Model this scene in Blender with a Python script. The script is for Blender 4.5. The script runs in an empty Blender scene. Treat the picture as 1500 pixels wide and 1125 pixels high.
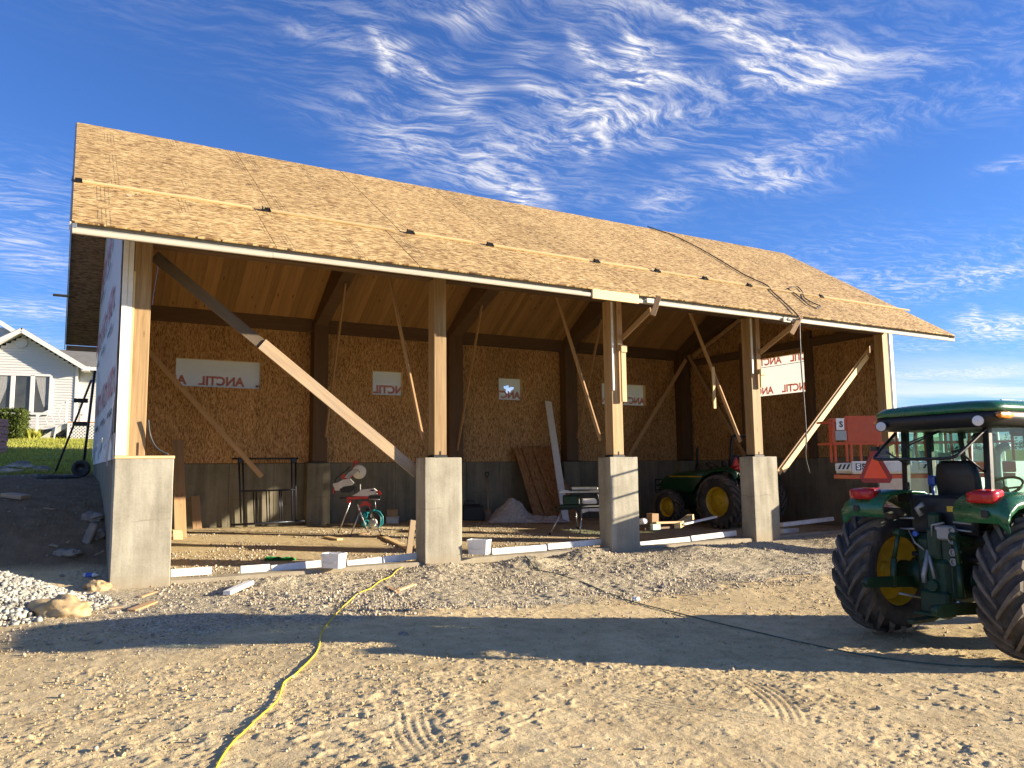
import bpy, math, random
import numpy as np
from mathutils import Vector, Matrix, Quaternion
R = math.radians
random.seed(7)
rng = np.random.default_rng(11)
scn = bpy.context.scene
COL = scn.collection

# ------------------------------------------------------------------ camera
CAM = Vector((-0.7288, -13.5447, 1.75))
FPX = 1138.96                                   # focal length in px of a 1500 px wide frame
CF = Vector((0.498817, 0.859891, 0.108481))
CR = Vector((0.865574, -0.500646, -0.011635))
CU = Vector((-0.044306, -0.099703, 0.994030))
cd = bpy.data.cameras.new('camera')
cam = bpy.data.objects.new('camera', cd)
COL.objects.link(cam)
cam.matrix_world = Matrix(((CR.x, CU.x, -CF.x, CAM.x), (CR.y, CU.y, -CF.y, CAM.y), (CR.z, CU.z, -CF.z, CAM.z), (0, 0, 0, 1)))
cd.sensor_fit = 'HORIZONTAL'; cd.sensor_width = 36.0; cd.lens = 36.0 * FPX / 1500.0
cd.clip_start = 0.05; cd.clip_end = 3000
scn.camera = cam

# ------------------------------------------------------------------ exposure, sun, sky
scn.view_settings.view_transform = 'Standard'
scn.view_settings.look = 'None'
scn.view_settings.exposure = 1.5
scn.view_settings.gamma = 1.0
scn.view_settings.use_curve_mapping = False
SUN_EL, SUN_AZ = R(13.4), R(29.5)               # azimuth: from +X towards -Y
SUN_DIR = Vector((math.cos(SUN_AZ) * math.cos(SUN_EL), -math.sin(SUN_AZ) * math.cos(SUN_EL), math.sin(SUN_EL)))
sd = bpy.data.lights.new('sun', 'SUN'); sd.energy = 5.0; sd.angle = R(0.5); sd.color = (1.0, 0.86, 0.66)
sun = bpy.data.objects.new('sun', sd); COL.objects.link(sun)
sun.rotation_euler = SUN_DIR.to_track_quat('Z', 'Y').to_euler()

class NT:
    """small helper to write node trees"""
    def __init__(s, tree): s.t = tree; s.n = tree.nodes; s.l = tree.links
    def new(s, typ, **kw):
        nd = s.n.new(typ)
        for k, v in kw.items(): setattr(nd, k, v)
        return nd
    def put(s, sock, v):
        if hasattr(v, 'is_output') or hasattr(v, 'links'): s.l.new(v, sock)
        elif isinstance(v, (tuple, list)) and sock.type == 'RGBA' and len(v) == 3: sock.default_value = (*v, 1)
        else: sock.default_value = v
    def math(s, op, a, b=0.0, c=0.0, clamp=False):
        nd = s.new('ShaderNodeMath', operation=op, use_clamp=clamp)
        s.put(nd.inputs[0], a); s.put(nd.inputs[1], b); s.put(nd.inputs[2], c)
        return nd.outputs[0]
    def vmath(s, op, a, b=(0, 0, 0), sc=None):
        nd = s.new('ShaderNodeVectorMath', operation=op)
        s.put(nd.inputs[0], a); s.put(nd.inputs[1], b)
        if sc is not None: s.put(nd.inputs['Scale'], sc)
        return nd.outputs['Vector'] if op not in ('LENGTH', 'DOT_PRODUCT', 'DISTANCE') else nd.outputs['Value']
    def mapping(s, v, loc=(0, 0, 0), rot=(0, 0, 0), sca=(1, 1, 1)):
        nd = s.new('ShaderNodeMapping')
        s.put(nd.inputs['Vector'], v); s.put(nd.inputs['Location'], loc); s.put(nd.inputs['Rotation'], rot); s.put(nd.inputs['Scale'], sca)
        return nd.outputs[0]
    def noise(s, v, scale, detail=4.0, rough=0.55, dist=0.0, out='Fac', dim='3D'):
        nd = s.new('ShaderNodeTexNoise', noise_dimensions=dim)
        s.put(nd.inputs['Vector'], v); nd.inputs['Scale'].default_value = scale; nd.inputs['Detail'].default_value = detail
        nd.inputs['Roughness'].default_value = rough; nd.inputs['Distortion'].default_value = dist
        return nd.outputs[out]
    def voro(s, v, scale, feature='F1', dim='3D', rand=1.0):
        nd = s.new('ShaderNodeTexVoronoi', feature=feature, voronoi_dimensions=dim)
        s.put(nd.inputs['Vector'], v); nd.inputs['Scale'].default_value = scale; nd.inputs['Randomness'].default_value = rand
        return nd
    def ramp(s, fac, stops, interp='LINEAR'):
        nd = s.new('ShaderNodeValToRGB'); cr = nd.color_ramp; cr.interpolation = interp
        while len(cr.elements) < len(stops): cr.elements.new(0.5)
        for e, (p, c) in zip(cr.elements, stops):
            e.position = p; e.color = (*c, 1) if not isinstance(c, float) else (c, c, c, 1)
        s.put(nd.inputs[0], fac)
        return nd.outputs[0]
    def mix(s, fac, a, b, mode='MIX'):
        nd = s.new('ShaderNodeMix', data_type='RGBA', blend_type=mode)
        s.put(nd.inputs[0], fac); s.put(nd.inputs[6], a); s.put(nd.inputs[7], b)
        return nd.outputs[2]
    def maprange(s, v, a, b, c=0.0, d=1.0, smooth=False):
        nd = s.new('ShaderNodeMapRange', interpolation_type='SMOOTHSTEP' if smooth else 'LINEAR')
        for i, k in enumerate((v, a, b, c, d)): s.put(nd.inputs[i], k)
        return nd.outputs[0]
    def bump(s, h, strength=0.3, dist=0.01, normal=None):
        nd = s.new('ShaderNodeBump'); nd.inputs['Strength'].default_value = strength; nd.inputs['Distance'].default_value = dist
        s.put(nd.inputs['Height'], h)
        if normal is not None: s.put(nd.inputs['Normal'], normal)
        return nd.outputs[0]

w = bpy.data.worlds.new('World'); scn.world = w; w.use_nodes = True
w.node_tree.nodes.clear()
N = NT(w.node_tree)
sky = N.new('ShaderNodeTexSky', sky_type='NISHITA')
sky.sun_disc = False; sky.sun_elevation = SUN_EL; sky.sun_rotation = math.pi / 2 + SUN_AZ
sky.altitude = 200; sky.air_density = 1.0; sky.dust_density = 0.15; sky.ozone_density = 3.0
skyblue = N.mix(1.0, sky.outputs[0], (.44, .645, 1.06), 'MULTIPLY')
tc = N.new('ShaderNodeTexCoord')
sep = N.new('ShaderNodeSeparateXYZ'); N.l.new(tc.outputs['Generated'], sep.inputs[0])
zc = N.math('MAXIMUM', sep.outputs[2], 0.03)
cmb = N.new('ShaderNodeCombineXYZ')
N.l.new(N.math('DIVIDE', sep.outputs[0], zc), cmb.inputs[0]); N.l.new(N.math('DIVIDE', sep.outputs[1], zc), cmb.inputs[1])
P = cmb.outputs[0]                              # the point of a flat cloud layer overhead that a direction meets
warp = N.vmath('SCALE', N.vmath('SUBTRACT', N.noise(P, 0.9, 3, 0.5, out='Color'), (0.5, 0.5, 0.5)), sc=0.45)
def blob(cx, cy, rx, ry, ang, amp, soft=1.0):
    m = N.mapping(N.vmath('SUBTRACT', N.vmath('ADD', P, N.vmath('SCALE', warp, sc=0.35)), (cx, cy, 0)), rot=(0, 0, -ang), sca=(1, 1, 1))
    m = N.vmath('MULTIPLY', m, (1 / rx, 1 / ry, 0))
    d = N.vmath('DOT_PRODUCT', m, m)
    return N.math('MULTIPLY', N.math('EXPONENT', N.math('MULTIPLY', d, -soft)), amp)
STROKES = [  # cirrus wisps: two sky points of each (head, tail), half width in px of the 1500 px frame, bend, strength
 (546, 42, 574, 104, 10, .0, 1.0), (556, 78, 600, 60, 9, .1, .55), (570, 60, 585, 90, 16, 0, .3), (590, 84, 642, 128, 9, -.1, .95),
 (846, 58, 872, 98, 11, .15, 1.0), (866, 92, 950, 128, 14, .1, .7), (836, 40, 850, 78, 7, -.3, .6), (900, 82, 964, 70, 13, .0, .7), (918, 74, 934, 150, 17, -.15, .75), (930, 100, 985, 122, 13, .0, .7),
 (922, 40, 934, 72, 6, .35, .7), (932, 72, 990, 84, 9, .1, .4), (988, 92, 1006, 118, 10, .3, .6), (1004, 116, 1070, 140, 8, .1, .4),
 (962, 4, 1090, 52, 12, .12, .75), (1060, 50, 1200, 82, 13, .1, .8), (1180, 78, 1380, 92, 16, .05, .42), (1062, 52, 1086, 22, 7, .3, .6), (1165, 30, 1148, 62, 4, .1, .35),
 (1098, 84, 1122, 118, 13, .35, 1.1), (1112, 116, 1232, 122, 13, .12, .95), (1130, 90, 1290, 100, 20, .0, .35), (1076, 82, 1096, 100, 6, .2, .45), (1084, 108, 1094, 135, 6, .1, .4),
 (752, 112, 830, 156, 10, .2, .6), (800, 150, 900, 180, 20, .1, .45), (840, 128, 960, 168, 16, .1, .45), (780, 188, 880, 205, 14, .0, .4), (866, 158, 920, 190, 13, .2, .55), (900, 176, 1040, 158, 16, -.1, .42), (868, 176, 890, 228, 9, .15, .5), (836, 196, 866, 234, 8, .2, .7), (890, 204, 1010, 214, 12, .1, .3),
 (630, 142, 700, 172, 12, .2, .5), (640, 128, 700, 140, 12, .0, .3), (680, 160, 710, 130, 9, .2, .35), (540, 190, 640, 220, 34, .0, .30), (600, 215, 760, 270, 34, .1, .36), (500, 185, 600, 205, 20, .1, .22), (690, 240, 780, 300, 20, .0, .5), (742, 268, 782, 312, 9, .0, .85), (772, 262, 806, 302, 10, .0, .5), (700, 195, 800, 235, 26, .1, .30), (820, 262, 900, 300, 22, .0, .22),
 (930, 300, 1008, 296, 18, .0, .48), (960, 288, 1000, 280, 12, .1, .4), (1010, 252, 1190, 274, 14, .05, .42), (1060, 250, 1180, 215, 17, .0, .38), (1160, 222, 1290, 182, 15, .0, .34), (1090, 262, 1210, 258, 16, .0, .35),
 (660, 10, 700, 34, 22, .0, .40), (690, 30, 740, 22, 18, .1, .3), (740, 60, 800, 90, 18, .1, .28), (850, 8, 960, 14, 20, .0, .45), (1040, 8, 1180, 30, 22, .0, .35), (420, 130, 520, 160, 24, .0, .14), (440, 30, 460, 60, 18, .0, .25), (490, 45, 520, 80, 16, .0, .25), (510, 150, 560, 140, 16, .1, .25),
 (-20, 345, 60, 360, 14, .1, .55), (10, 376, 100, 392, 16, .0, .45), (-10, 440, 90, 466, 18, .1, .6), (40, 252, 80, 255, 5, .0, .25),
 (1410, 462, 1440, 478, 10, .1, .9), (1432, 476, 1500, 494, 14, .1, .9), (1424, 448, 1432, 466, 6, .2, .7), (1470, 460, 1500, 476, 9, .1, .7), (1440, 246, 1520, 236, 7, .0, .55), (1400, 400, 1520, 392, 7, .0, .55), (1460, 150, 1500, 140, 9, 0, .2)]
def skyp(u, v):
    d = CF * FPX + CR * (u - 750) - CU * (v - 562.5)
    return d.x / d.z, d.y / d.z
PW = N.vmath('ADD', P, N.vmath('SCALE', N.vmath('SUBTRACT', N.noise(P, 6.0, 5, 0.62, out='Color'), (0.5, 0.5, 0.5)), sc=0.075))
acc = None
for k_, (u0, v0, u1, v1, hw, bend, amp) in enumerate(STROKES):
    a = Vector(skyp(u0, v0)); b = Vector(skyp(u1, v1)); c = (a + b) / 2; d = b - a
    lp = math.hypot(u1 - u0, v1 - v0); ang = math.atan2(d.y, d.x)
    # half width across the stroke, measured in the cloud layer
    nx_, ny_ = -(v1 - v0) / lp, (u1 - u0) / lp
    e = Vector(skyp((u0 + u1) / 2 + nx_ * hw, (v0 + v1) / 2 + ny_ * hw)) - Vector(skyp((u0 + u1) / 2, (v0 + v1) / 2))
    wv = abs(e.dot(Vector((-d.y, d.x)).normalized())); wv = max(wv, .012)
    v = PW
    if acc is not None:                          # chained, so that few values are alive at once
        nd = N.new('ShaderNodeVectorMath', operation='MULTIPLY_ADD'); N.l.new(acc, nd.inputs[0]); nd.inputs[1].default_value = (1e-6, 1e-6, 0); N.l.new(PW, nd.inputs[2]); v = nd.outputs[0]
    mp = N.new('ShaderNodeMapping', vector_type='TEXTURE'); N.l.new(v, mp.inputs['Vector'])
    mp.inputs['Location'].default_value = (c.x, c.y, 0); mp.inputs['Rotation'].default_value = (0, 0, ang); mp.inputs['Scale'].default_value = (d.length / 2 * .95, wv * 1.15, 1)
    q = N.vmath('DOT_PRODUCT', mp.outputs[0], mp.outputs[0])
    acc = N.math('MULTIPLY_ADD', N.math('POWER', .4, q), amp * 1.0, 0.0 if acc is None else acc)
PF = N.vmath('ADD', P, N.vmath('SCALE', N.vmath('SUBTRACT', N.noise(P, 2.2, 3, 0.5, out='Color'), (0.5, 0.5, 0.5)), sc=0.36))
fib = N.noise(N.mapping(PF, rot=(0, 0, R(40)), sca=(1.0, 3.2, 1.0)), 7.5, 6, 0.68, 0.2)
tex = N.maprange(fib, .35, .74, 0.04, 1.15, True)
broad = N.math('MULTIPLY', N.maprange(N.noise(P, 0.55, 3, 0.5), 0.40, 0.72, 0.05, 0.6, True), N.maprange(fib, 0.4, 0.75, 0.0, 1.0, True))
clear = N.math('ADD', blob(*skyp(200, 170), 1.4, .8, .3, 1.1), blob(*skyp(1380, 250), .9, .6, 0.0, 1.0), clamp=True)
broad = N.math('MULTIPLY', broad, N.math('SUBTRACT', 1.0, clear))
low = N.math('MULTIPLY', N.maprange(sep.outputs[2], 0.02, 0.17, 1.0, 0.0, True), N.maprange(N.noise(N.mapping(P, sca=(0.16, 0.5, 1)), 1.0, 6, 0.6, 0.4), 0.40, 0.62, 0.1, 0.85, True))
cl = N.math('ADD', N.math('ADD', N.math('MULTIPLY', acc, tex), broad), N.math('MULTIPLY', low, 1.0), clamp=True)
cl = N.math('MULTIPLY', cl, N.maprange(sep.outputs[2], -0.01, 0.03, 0.0, 1.0), clamp=True)
skycol = N.mix(cl, skyblue, (5.6, 5.4, 5.2))
bg = N.new('ShaderNodeBackground'); N.l.new(skycol, bg.inputs[0]); bg.inputs[1].default_value = 0.077
wo = N.new('ShaderNodeOutputWorld'); N.l.new(bg.outputs[0], wo.inputs[0])
w.cycles.sampling_method = 'MANUAL'; w.cycles.sample_map_resolution = 512

# ------------------------------------------------------------------ mesh helpers
def basis(x, zhint=Vector((0, 0, 1))):
    x = Vector(x).normalized(); z = Vector(zhint)
    z = z - x * z.dot(x)
    if z.length < 1e-5:
        z = Vector((0, 1, 0)) - x * x.y
        if z.length < 1e-5: z = Vector((1, 0, 0))
    z.normalize(); y = z.cross(x)
    return Matrix(((x.x, y.x, z.x), (x.y, y.y, z.y), (x.z, y.z, z.z)))
def frame(o, x, zhint=Vector((0, 0, 1))):
    m = basis(x, zhint).to_4x4(); m.translation = Vector(o); return m

class MB:
    def __init__(s): s.v = []; s.f = []; s.s = []
    def add(s, vs, fs, smooth=False, M=None):
        o = len(s.v)
        if M is not None: vs = [M @ Vector(p) for p in vs]
        s.v += [tuple(p) for p in vs]
        for f in fs: s.f.append([i + o for i in f]); s.s.append(smooth)
        return s
    def box(s, c, size, b=0.0, M=None):
        hx, hy, hz = size[0] / 2, size[1] / 2, size[2] / 2; c = Vector(c)
        b = min(b, hx * .9, hy * .9, hz * .9)
        if b <= 0:
            vs = [c + Vector((x * hx, y * hy, z * hz)) for x in (-1, 1) for y in (-1, 1) for z in (-1, 1)]
            return s.add(vs, [(0, 1, 3, 2), (4, 6, 7, 5), (0, 4, 5, 1), (2, 3, 7, 6), (0, 2, 6, 4), (1, 5, 7, 3)], False, M)
        vs = []; idx = {}
        for x in (-1, 1):
            for y in (-1, 1):
                for z in (-1, 1):
                    for k in range(3):
                        p = [x * (hx - b), y * (hy - b), z * (hz - b)]
                        p[k] = (x, y, z)[k] * (hx, hy, hz)[k]
                        idx[(x, y, z, k)] = len(vs); vs.append(Vector(p))
        fs = []
        S = (-1, 1)
        for sg in S:
            fs.append([idx[(sg, y, z, 0)] for y, z in ((-1, -1), (1, -1), (1, 1), (-1, 1))])
            fs.append([idx[(x, sg, z, 1)] for x, z in ((-1, -1), (1, -1), (1, 1), (-1, 1))])
            fs.append([idx[(x, y, sg, 2)] for x, y in ((-1, -1), (1, -1), (1, 1), (-1, 1))])
        for a in S:
            for c2 in S:
                fs.append([idx[(-1, a, c2, 1)], idx[(1, a, c2, 1)], idx[(1, a, c2, 2)], idx[(-1, a, c2, 2)]])
                fs.append([idx[(a, -1, c2, 0)], idx[(a, 1, c2, 0)], idx[(a, 1, c2, 2)], idx[(a, -1, c2, 2)]])
                fs.append([idx[(a, c2, -1, 0)], idx[(a, c2, 1, 0)], idx[(a, c2, 1, 1)], idx[(a, c2, -1, 1)]])
        for x in S:
            for y in S:
                for z in S: fs.append([idx[(x, y, z, k)] for k in range(3)])
        out = []
        for f in fs:
            p = [vs[i] for i in f]; n = (p[1] - p[0]).cross(p[2] - p[0])
            out.append(f if n.dot(sum(p, Vector()) / len(p)) > 0 else f[::-1])
        return s.add([v + c for v in vs], out, False, M)
    def beam(s, A, B, wd, th, up=(0, 0, 1), b=0.004, M=None):
        A = Vector(A); B = Vector(B)
        m = frame((A + B) / 2, B - A, up)
        return s.box((0, 0, 0), ((B - A).length, wd, th), b, m if M is None else M @ m)
    def tube(s, pts, r, n=8, closed=False, cap=True, M=None):
        pts = [Vector(p) for p in pts]; k = len(pts)
        rs = r if isinstance(r, (list, tuple)) else [r] * k
        T = []
        for i in range(k):
            a = pts[i - 1] if (i > 0 or closed) else pts[i]
            c = pts[(i + 1) % k] if (i < k - 1 or closed) else pts[i]
            d = (c - a); T.append(d.normalized() if d.length > 1e-9 else Vector((0, 0, 1)))
        nrm = T[0].orthogonal().normalized(); vs = []
        for i in range(k):
            if i: 
                nrm = (T[i - 1].rotation_difference(T[i])) @ nrm
                nrm = (nrm - T[i] * nrm.dot(T[i])).normalized()
            bn = T[i].cross(nrm)
            for j in range(n):
                a = 2 * math.pi * j / n
                vs.append(pts[i] + (nrm * math.cos(a) + bn * math.sin(a)) * rs[i])
        fs = []
        for i in range(k if closed else k - 1):
            i2 = (i + 1) % k
            for j in range(n): fs.append((i * n + j, i * n + (j + 1) % n, i2 * n + (j + 1) % n, i2 * n + j))
        s.add(vs, fs, True, M)
        if cap and not closed:
            o = len(s.v) - k * n
            s.f.append([o + j for j in range(n)][::-1]); s.s.append(False)
            s.f.append([o + (k - 1) * n + j for j in range(n)]); s.s.append(False)
        return s
    def cyl(s, A, B, r, n=16, r2=None, M=None):
        return s.tube([A, B], [r, r if r2 is None else r2], n, M=M)
    def lathe(s, prof, n=32, M=None, smooth=True, close=False):
        """profile of (radius, height along local X); revolved about local X"""
        vs = []; k = len(prof)
        for (r, x) in prof:
            for j in range(n):
                a = 2 * math.pi * j / n; vs.append((x, r * math.cos(a), r * math.sin(a)))
        fs = []
        for i in range(k if close else k - 1):
            i2 = (i + 1) % k
            for j in range(n): fs.append((i * n + j, i2 * n + j, i2 * n + (j + 1) % n, i * n + (j + 1) % n))
        return s.add(vs, fs, smooth, M)
    def prism(s, poly, depth, M=None, smooth=False):
        """polygon in local XY pushed +-depth/2 along local Z"""
        k = len(poly)
        vs = [(x, y, -depth / 2) for x, y in poly] + [(x, y, depth / 2) for x, y in poly]
        fs = [list(range(k))[::-1], list(range(k, 2 * k))]
        for i in range(k): fs.append((i, (i + 1) % k, (i + 1) % k + k, i + k))
        return s.add(vs, fs, smooth, M)
    def loft(s, rings, smooth=True, cap=True, M=None):
        n = len(rings[0]); vs = [p for r_ in rings for p in r_]; fs = []
        for i in range(len(rings) - 1):
            for j in range(n): fs.append((i * n + j, i * n + (j + 1) % n, (i + 1) * n + (j + 1) % n, (i + 1) * n + j))
        s.add(vs, fs, smooth, M)
        if cap:
            o = len(s.v) - len(vs)
            s.f.append([o + j for j in range(n)][::-1]); s.s.append(False)
            s.f.append([o + (len(rings) - 1) * n + j for j in range(n)]); s.s.append(False)
        return s
    def rock(s, c, size, seed=0, sub=1, M=None, rough=.22, smooth=False):
        import bmesh
        bm = bmesh.new(); bmesh.ops.create_icosphere(bm, subdivisions=sub, radius=1.0)
        rr = random.Random(seed); off = Vector((rr.random() * 9, rr.random() * 9, rr.random() * 9))
        from mathutils import noise as mn
        vs = []
        for v in bm.verts:
            k = 1 + rough * 2 * mn.noise(v.co * 1.6 + off) + rough * .5 * (rr.random() - .5)
            vs.append(Vector((v.co.x * size[0] * k, v.co.y * size[1] * k, v.co.z * size[2] * k)) + Vector(c))
        fs = [[v.index for v in f.verts] for f in bm.faces]; bm.free()
        return s.add(vs, fs, smooth, M)
    def mesh(s, name):
        me = bpy.data.meshes.new(name); me.from_pydata(s.v, [], s.f)
        me.polygons.foreach_set('use_smooth', s.s); me.update(); return me

class Thing:
    """an Empty at a thing's base; parts are given in world (or in the thing's own) coordinates"""
    def __init__(s, name, label, cat, loc=(0, 0, 0), rz=0.0, group=None, M=None):
        s.o = bpy.data.objects.new(name, None); COL.objects.link(s.o); s.o.empty_display_size = .2
        s.M = M.copy() if M is not None else Matrix.Translation(Vector(loc)) @ Matrix.Rotation(rz, 4, 'Z')
        s.o.matrix_basis = s.M
        tag(s.o, label, cat, group)
def tag(o, label=None, cat=None, group=None, kind=None):
    if label: o['label'] = label
    if cat: o['category'] = cat
    if group: o['group'] = group
    if kind: o['kind'] = kind
    return o
WM = {}
def obj(name, mb, mat, parent=None, M=None, label=None, local=True, kind=None):
    """parent: Thing or object. geometry in the parent thing's own coordinates if local, else world"""
    me = mb if isinstance(mb, bpy.types.Mesh) else mb.mesh(name)
    if mat is not None and not me.materials: me.materials.append(mat)
    o = bpy.data.objects.new(name, me); COL.objects.link(o)
    M = Matrix() if M is None else M
    if parent is None: o.matrix_basis = M; WM[o.name] = M
    else:
        po, pM = (parent.o, parent.M) if isinstance(parent, Thing) else (parent, WM[parent.name])
        o.parent = po
        Wd = pM @ M if local else M
        o.matrix_basis = M if local else pM.inverted() @ M
        WM[o.name] = Wd
    if label: o['label'] = label
    if kind: o['kind'] = kind
    return o
_bm = {}
def board(name, A, B, wd, th, mat, parent=None, up=(0, 0, 1), b=0.004, label=None, local=True):
    """a plank from A to B: local X runs along it (wood grain), local Z is its thickness"""
    A = Vector(A); B = Vector(B); L = (B - A).length
    key = (round(L, 3), round(wd, 3), round(th, 3), b, mat.name)
    if key not in _bm: _bm[key] = MB().box((0, 0, 0), (L, wd, th), b).mesh(name); _bm[key].materials.append(mat)
    return obj(name, _bm[key], None, parent, frame((A + B) / 2, B - A, up), label, local)
def text_mesh(s, size, ext=0.001, bold=0.0, align='CENTER'):
    cu = bpy.data.curves.new('lettering', 'FONT'); cu.body = s; cu.size = size; cu.extrude = ext; cu.offset = bold
    cu.align_x = align; cu.align_y = 'CENTER'; cu.resolution_u = 3
    t = bpy.data.objects.new('tmp', cu); COL.objects.link(t)
    dg = bpy.context.evaluated_depsgraph_get(); dg.update()
    me = bpy.data.meshes.new_from_object(t.evaluated_get(dg))
    bpy.data.objects.remove(t); bpy.data.curves.remove(cu); return me

# where things stand: directions measured from the camera station, met with a plane or with the ground
def ray(u, v): return CF * FPX + CR * (u - 750) - CU * (v - 562.5)
def onY(u, v, Y): d = ray(u, v); return CAM + d * ((Y - CAM.y) / d.y)
def onX(u, v, X): d = ray(u, v); return CAM + d * ((X - CAM.x) / d.x)
def onZ(u, v, Z): d = ray(u, v); return CAM + d * ((Z - CAM.z) / d.z)
def atD(u, v, D): d = ray(u, v); return CAM + d * (D / FPX)

# ------------------------------------------------------------------ materials
MATS = {}
def material(name):
    m = bpy.data.materials.new(name); m.use_nodes = True; n = NT(m.node_tree)
    MATS[name] = m
    return m, n, n.n['Principled BSDF']
def plain(name, col, rough=.6, metal=0.0, var=.12, scale=9, bump=.0, spec=None, coat=0.0, dirt=None):
    m, n, p = material(name)
    o = n.new('ShaderNodeTexCoord').outputs['Object']
    f = n.noise(o, scale, 5, .6)
    c = n.mix(n.maprange(f, .3, .7), tuple(x * (1 - var) for x in col), tuple(min(1, x * (1 + var)) for x in col))
    if dirt:
        g = n.new('ShaderNodeNewGeometry').outputs['Position']
        c = n.mix(n.maprange(n.noise(g, 3.0, 6, .65), .48, .75, 0, dirt[1]), c, dirt[0])
    n.put(p.inputs['Base Color'], c)
    n.put(p.inputs['Roughness'], n.maprange(n.noise(o, scale * 2.3, 3), .3, .7, max(.05, rough - .1), min(1, rough + .1)))
    p.inputs['Metallic'].default_value = metal
    if spec is not None: p.inputs['Specular IOR Level'].default_value = spec
    if coat: p.inputs['Coat Weight'].default_value = coat; p.inputs['Coat Roughness'].default_value = .08
    if bump: n.put(p.inputs['Normal'], n.bump(n.noise(o, scale * 4, 5, .6), bump, .01))
    return m
def wood(name, c0, c1, rough=.62, knots=.5, gray=0.0, gs=1.0):
    m, n, p = material(name)
    o = n.new('ShaderNodeTexCoord').outputs['Object']
    oi = n.new('ShaderNodeObjectInfo').outputs['Random']
    off = n.vmath('ADD', o, n.vmath('SCALE', (13.0, 7.0, 5.0), sc=n.math('MULTIPLY', oi, 9.0)))
    wv = n.vmath('ADD', off, n.vmath('SCALE', n.noise(n.mapping(off, sca=(.8, 3, 3)), 1.5, 2, out='Color'), sc=.05))
    g = n.noise(n.mapping(wv, sca=(.7 * gs, 22 * gs, 22 * gs)), 2.0, 5, .6, .4)
    g2 = n.noise(n.mapping(wv, sca=(.25, 5, 5)), 1.6, 3, .5)
    f = n.math('ADD', n.math('MULTIPLY', g, .65), n.math('MULTIPLY', g2, .35))
    c = n.ramp(f, [(.3, c0), (.68, c1)])
    tint = n.maprange(oi, 0, 1, .80, 1.16)
    c = n.mix(1.0, c, n.new('ShaderNodeCombineColor').outputs[0], 'MULTIPLY') if False else n.vmath('SCALE', c, sc=tint)
    if knots:
        k = n.voro(n.mapping(off, sca=(1.7, 7.0, 7.0)), 1.0).outputs['Distance']
        km = n.maprange(k, .06, .16, knots, 0.0, True)
        c = n.mix(km, c, tuple(x * .28 for x in c0))
    if gray: c = n.mix(n.maprange(n.noise(off, 2.2, 5, .6), .35, .7, 0, gray), c, (.26, .23, .19))
    n.put(p.inputs['Base Color'], c); p.inputs['Roughness'].default_value = rough; p.inputs['Specular IOR Level'].default_value = .25
    n.put(p.inputs['Normal'], n.bump(g, .25, .004))
    return m
def osb(name, stops, stamp=False, turns=(.08, -.42, .55, -1.0, 1.25), asp=1.0, fs_=1.0):
    m, n, p = material(name)
    o = n.new('ShaderNodeTexCoord').outputs['Object']
    oi = n.new('ShaderNodeObjectInfo').outputs['Random']
    off = n.vmath('ADD', o, n.vmath('SCALE', (17.0, 29.0, 0.0), sc=n.math('MULTIPLY', oi, 7.0)))
    off = n.vmath('MULTIPLY', off, (1, 1, 0))
    off = n.vmath('ADD', off, n.vmath('SCALE', n.noise(off, 6.0, 2, out='Color'), sc=.03))
    top = None; colr = None
    for i, (a, sx, sy) in enumerate(zip(turns, (9 * fs_, 10.5 * fs_, 9.5 * fs_, 11 * fs_, 10 * fs_), (48 * asp, 54 * asp, 46 * asp, 56 * asp, 50 * asp))):
        vv = n.mapping(off, loc=(i * 3.3, i * 5.7, 0), rot=(0, 0, a), sca=(sx, sy, 1))
        sc = n.new('ShaderNodeSeparateColor'); n.l.new(n.voro(vv, 1.0, dim='2D').outputs['Color'], sc.inputs[0])
        pri = n.math('MULTIPLY', sc.outputs[0], (1.0, .95, .95, .8, .8)[i])
        if top is None: top, colr = pri, sc.outputs[1]
        else:
            gt = n.math('GREATER_THAN', pri, top)
            mx = n.new('ShaderNodeMix', data_type='FLOAT'); n.put(mx.inputs[0], gt); n.put(mx.inputs[2], colr); n.put(mx.inputs[3], sc.outputs[1]); colr = mx.outputs[0]
            top = n.math('MAXIMUM', pri, top)
    fine = n.noise(n.mapping(off, sca=(6, 60, 1)), 2.0, 3, .6)
    big = n.noise(off, .9, 4, .55)
    f = n.math('ADD', n.math('MULTIPLY', colr, .70), n.math('ADD', n.math('MULTIPLY', fine, .22), n.math('MULTIPLY', big, .26)))
    c = n.ramp(f, stops)
    c = n.vmath('SCALE', c, sc=n.maprange(oi, 0, 1, .88, 1.08))
    if stamp:
        s3 = n.new('ShaderNodeSeparateXYZ'); n.l.new(o, s3.inputs[0])
        x = s3.outputs[0]; y = s3.outputs[1]
        md = n.math('MODULO', n.math('ADD', x, 20.61), 1.22)
        ln = n.math('LESS_THAN', n.math('MODULO', md, .055), .013)
        grp = n.math('LESS_THAN', md, .22)
        dash = n.math('GREATER_THAN', n.noise(n.mapping(o, sca=(30, 5, 1)), 1.0, 3), .42)
        seg = n.math('GREATER_THAN', n.noise(n.vmath('ADD', n.mapping(o, sca=(.9, .55, 1)), n.vmath('SCALE', (5.0, 9.0, 0.0), sc=oi)), 1.0, 1), .52)
        k = n.math('MULTIPLY', n.math('MULTIPLY', ln, grp), n.math('MULTIPLY', dash, seg))
        c = n.mix(n.math('MULTIPLY', k, .6), c, (.06, .045, .03))
    n.put(p.inputs['Base Color'], c); p.inputs['Roughness'].default_value = .6; p.inputs['Specular IOR Level'].default_value = .25
    n.put(p.inputs['Normal'], n.bump(n.math('ADD', top, n.math('MULTIPLY', fine, .3)), .3, .004))
    return m

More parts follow.
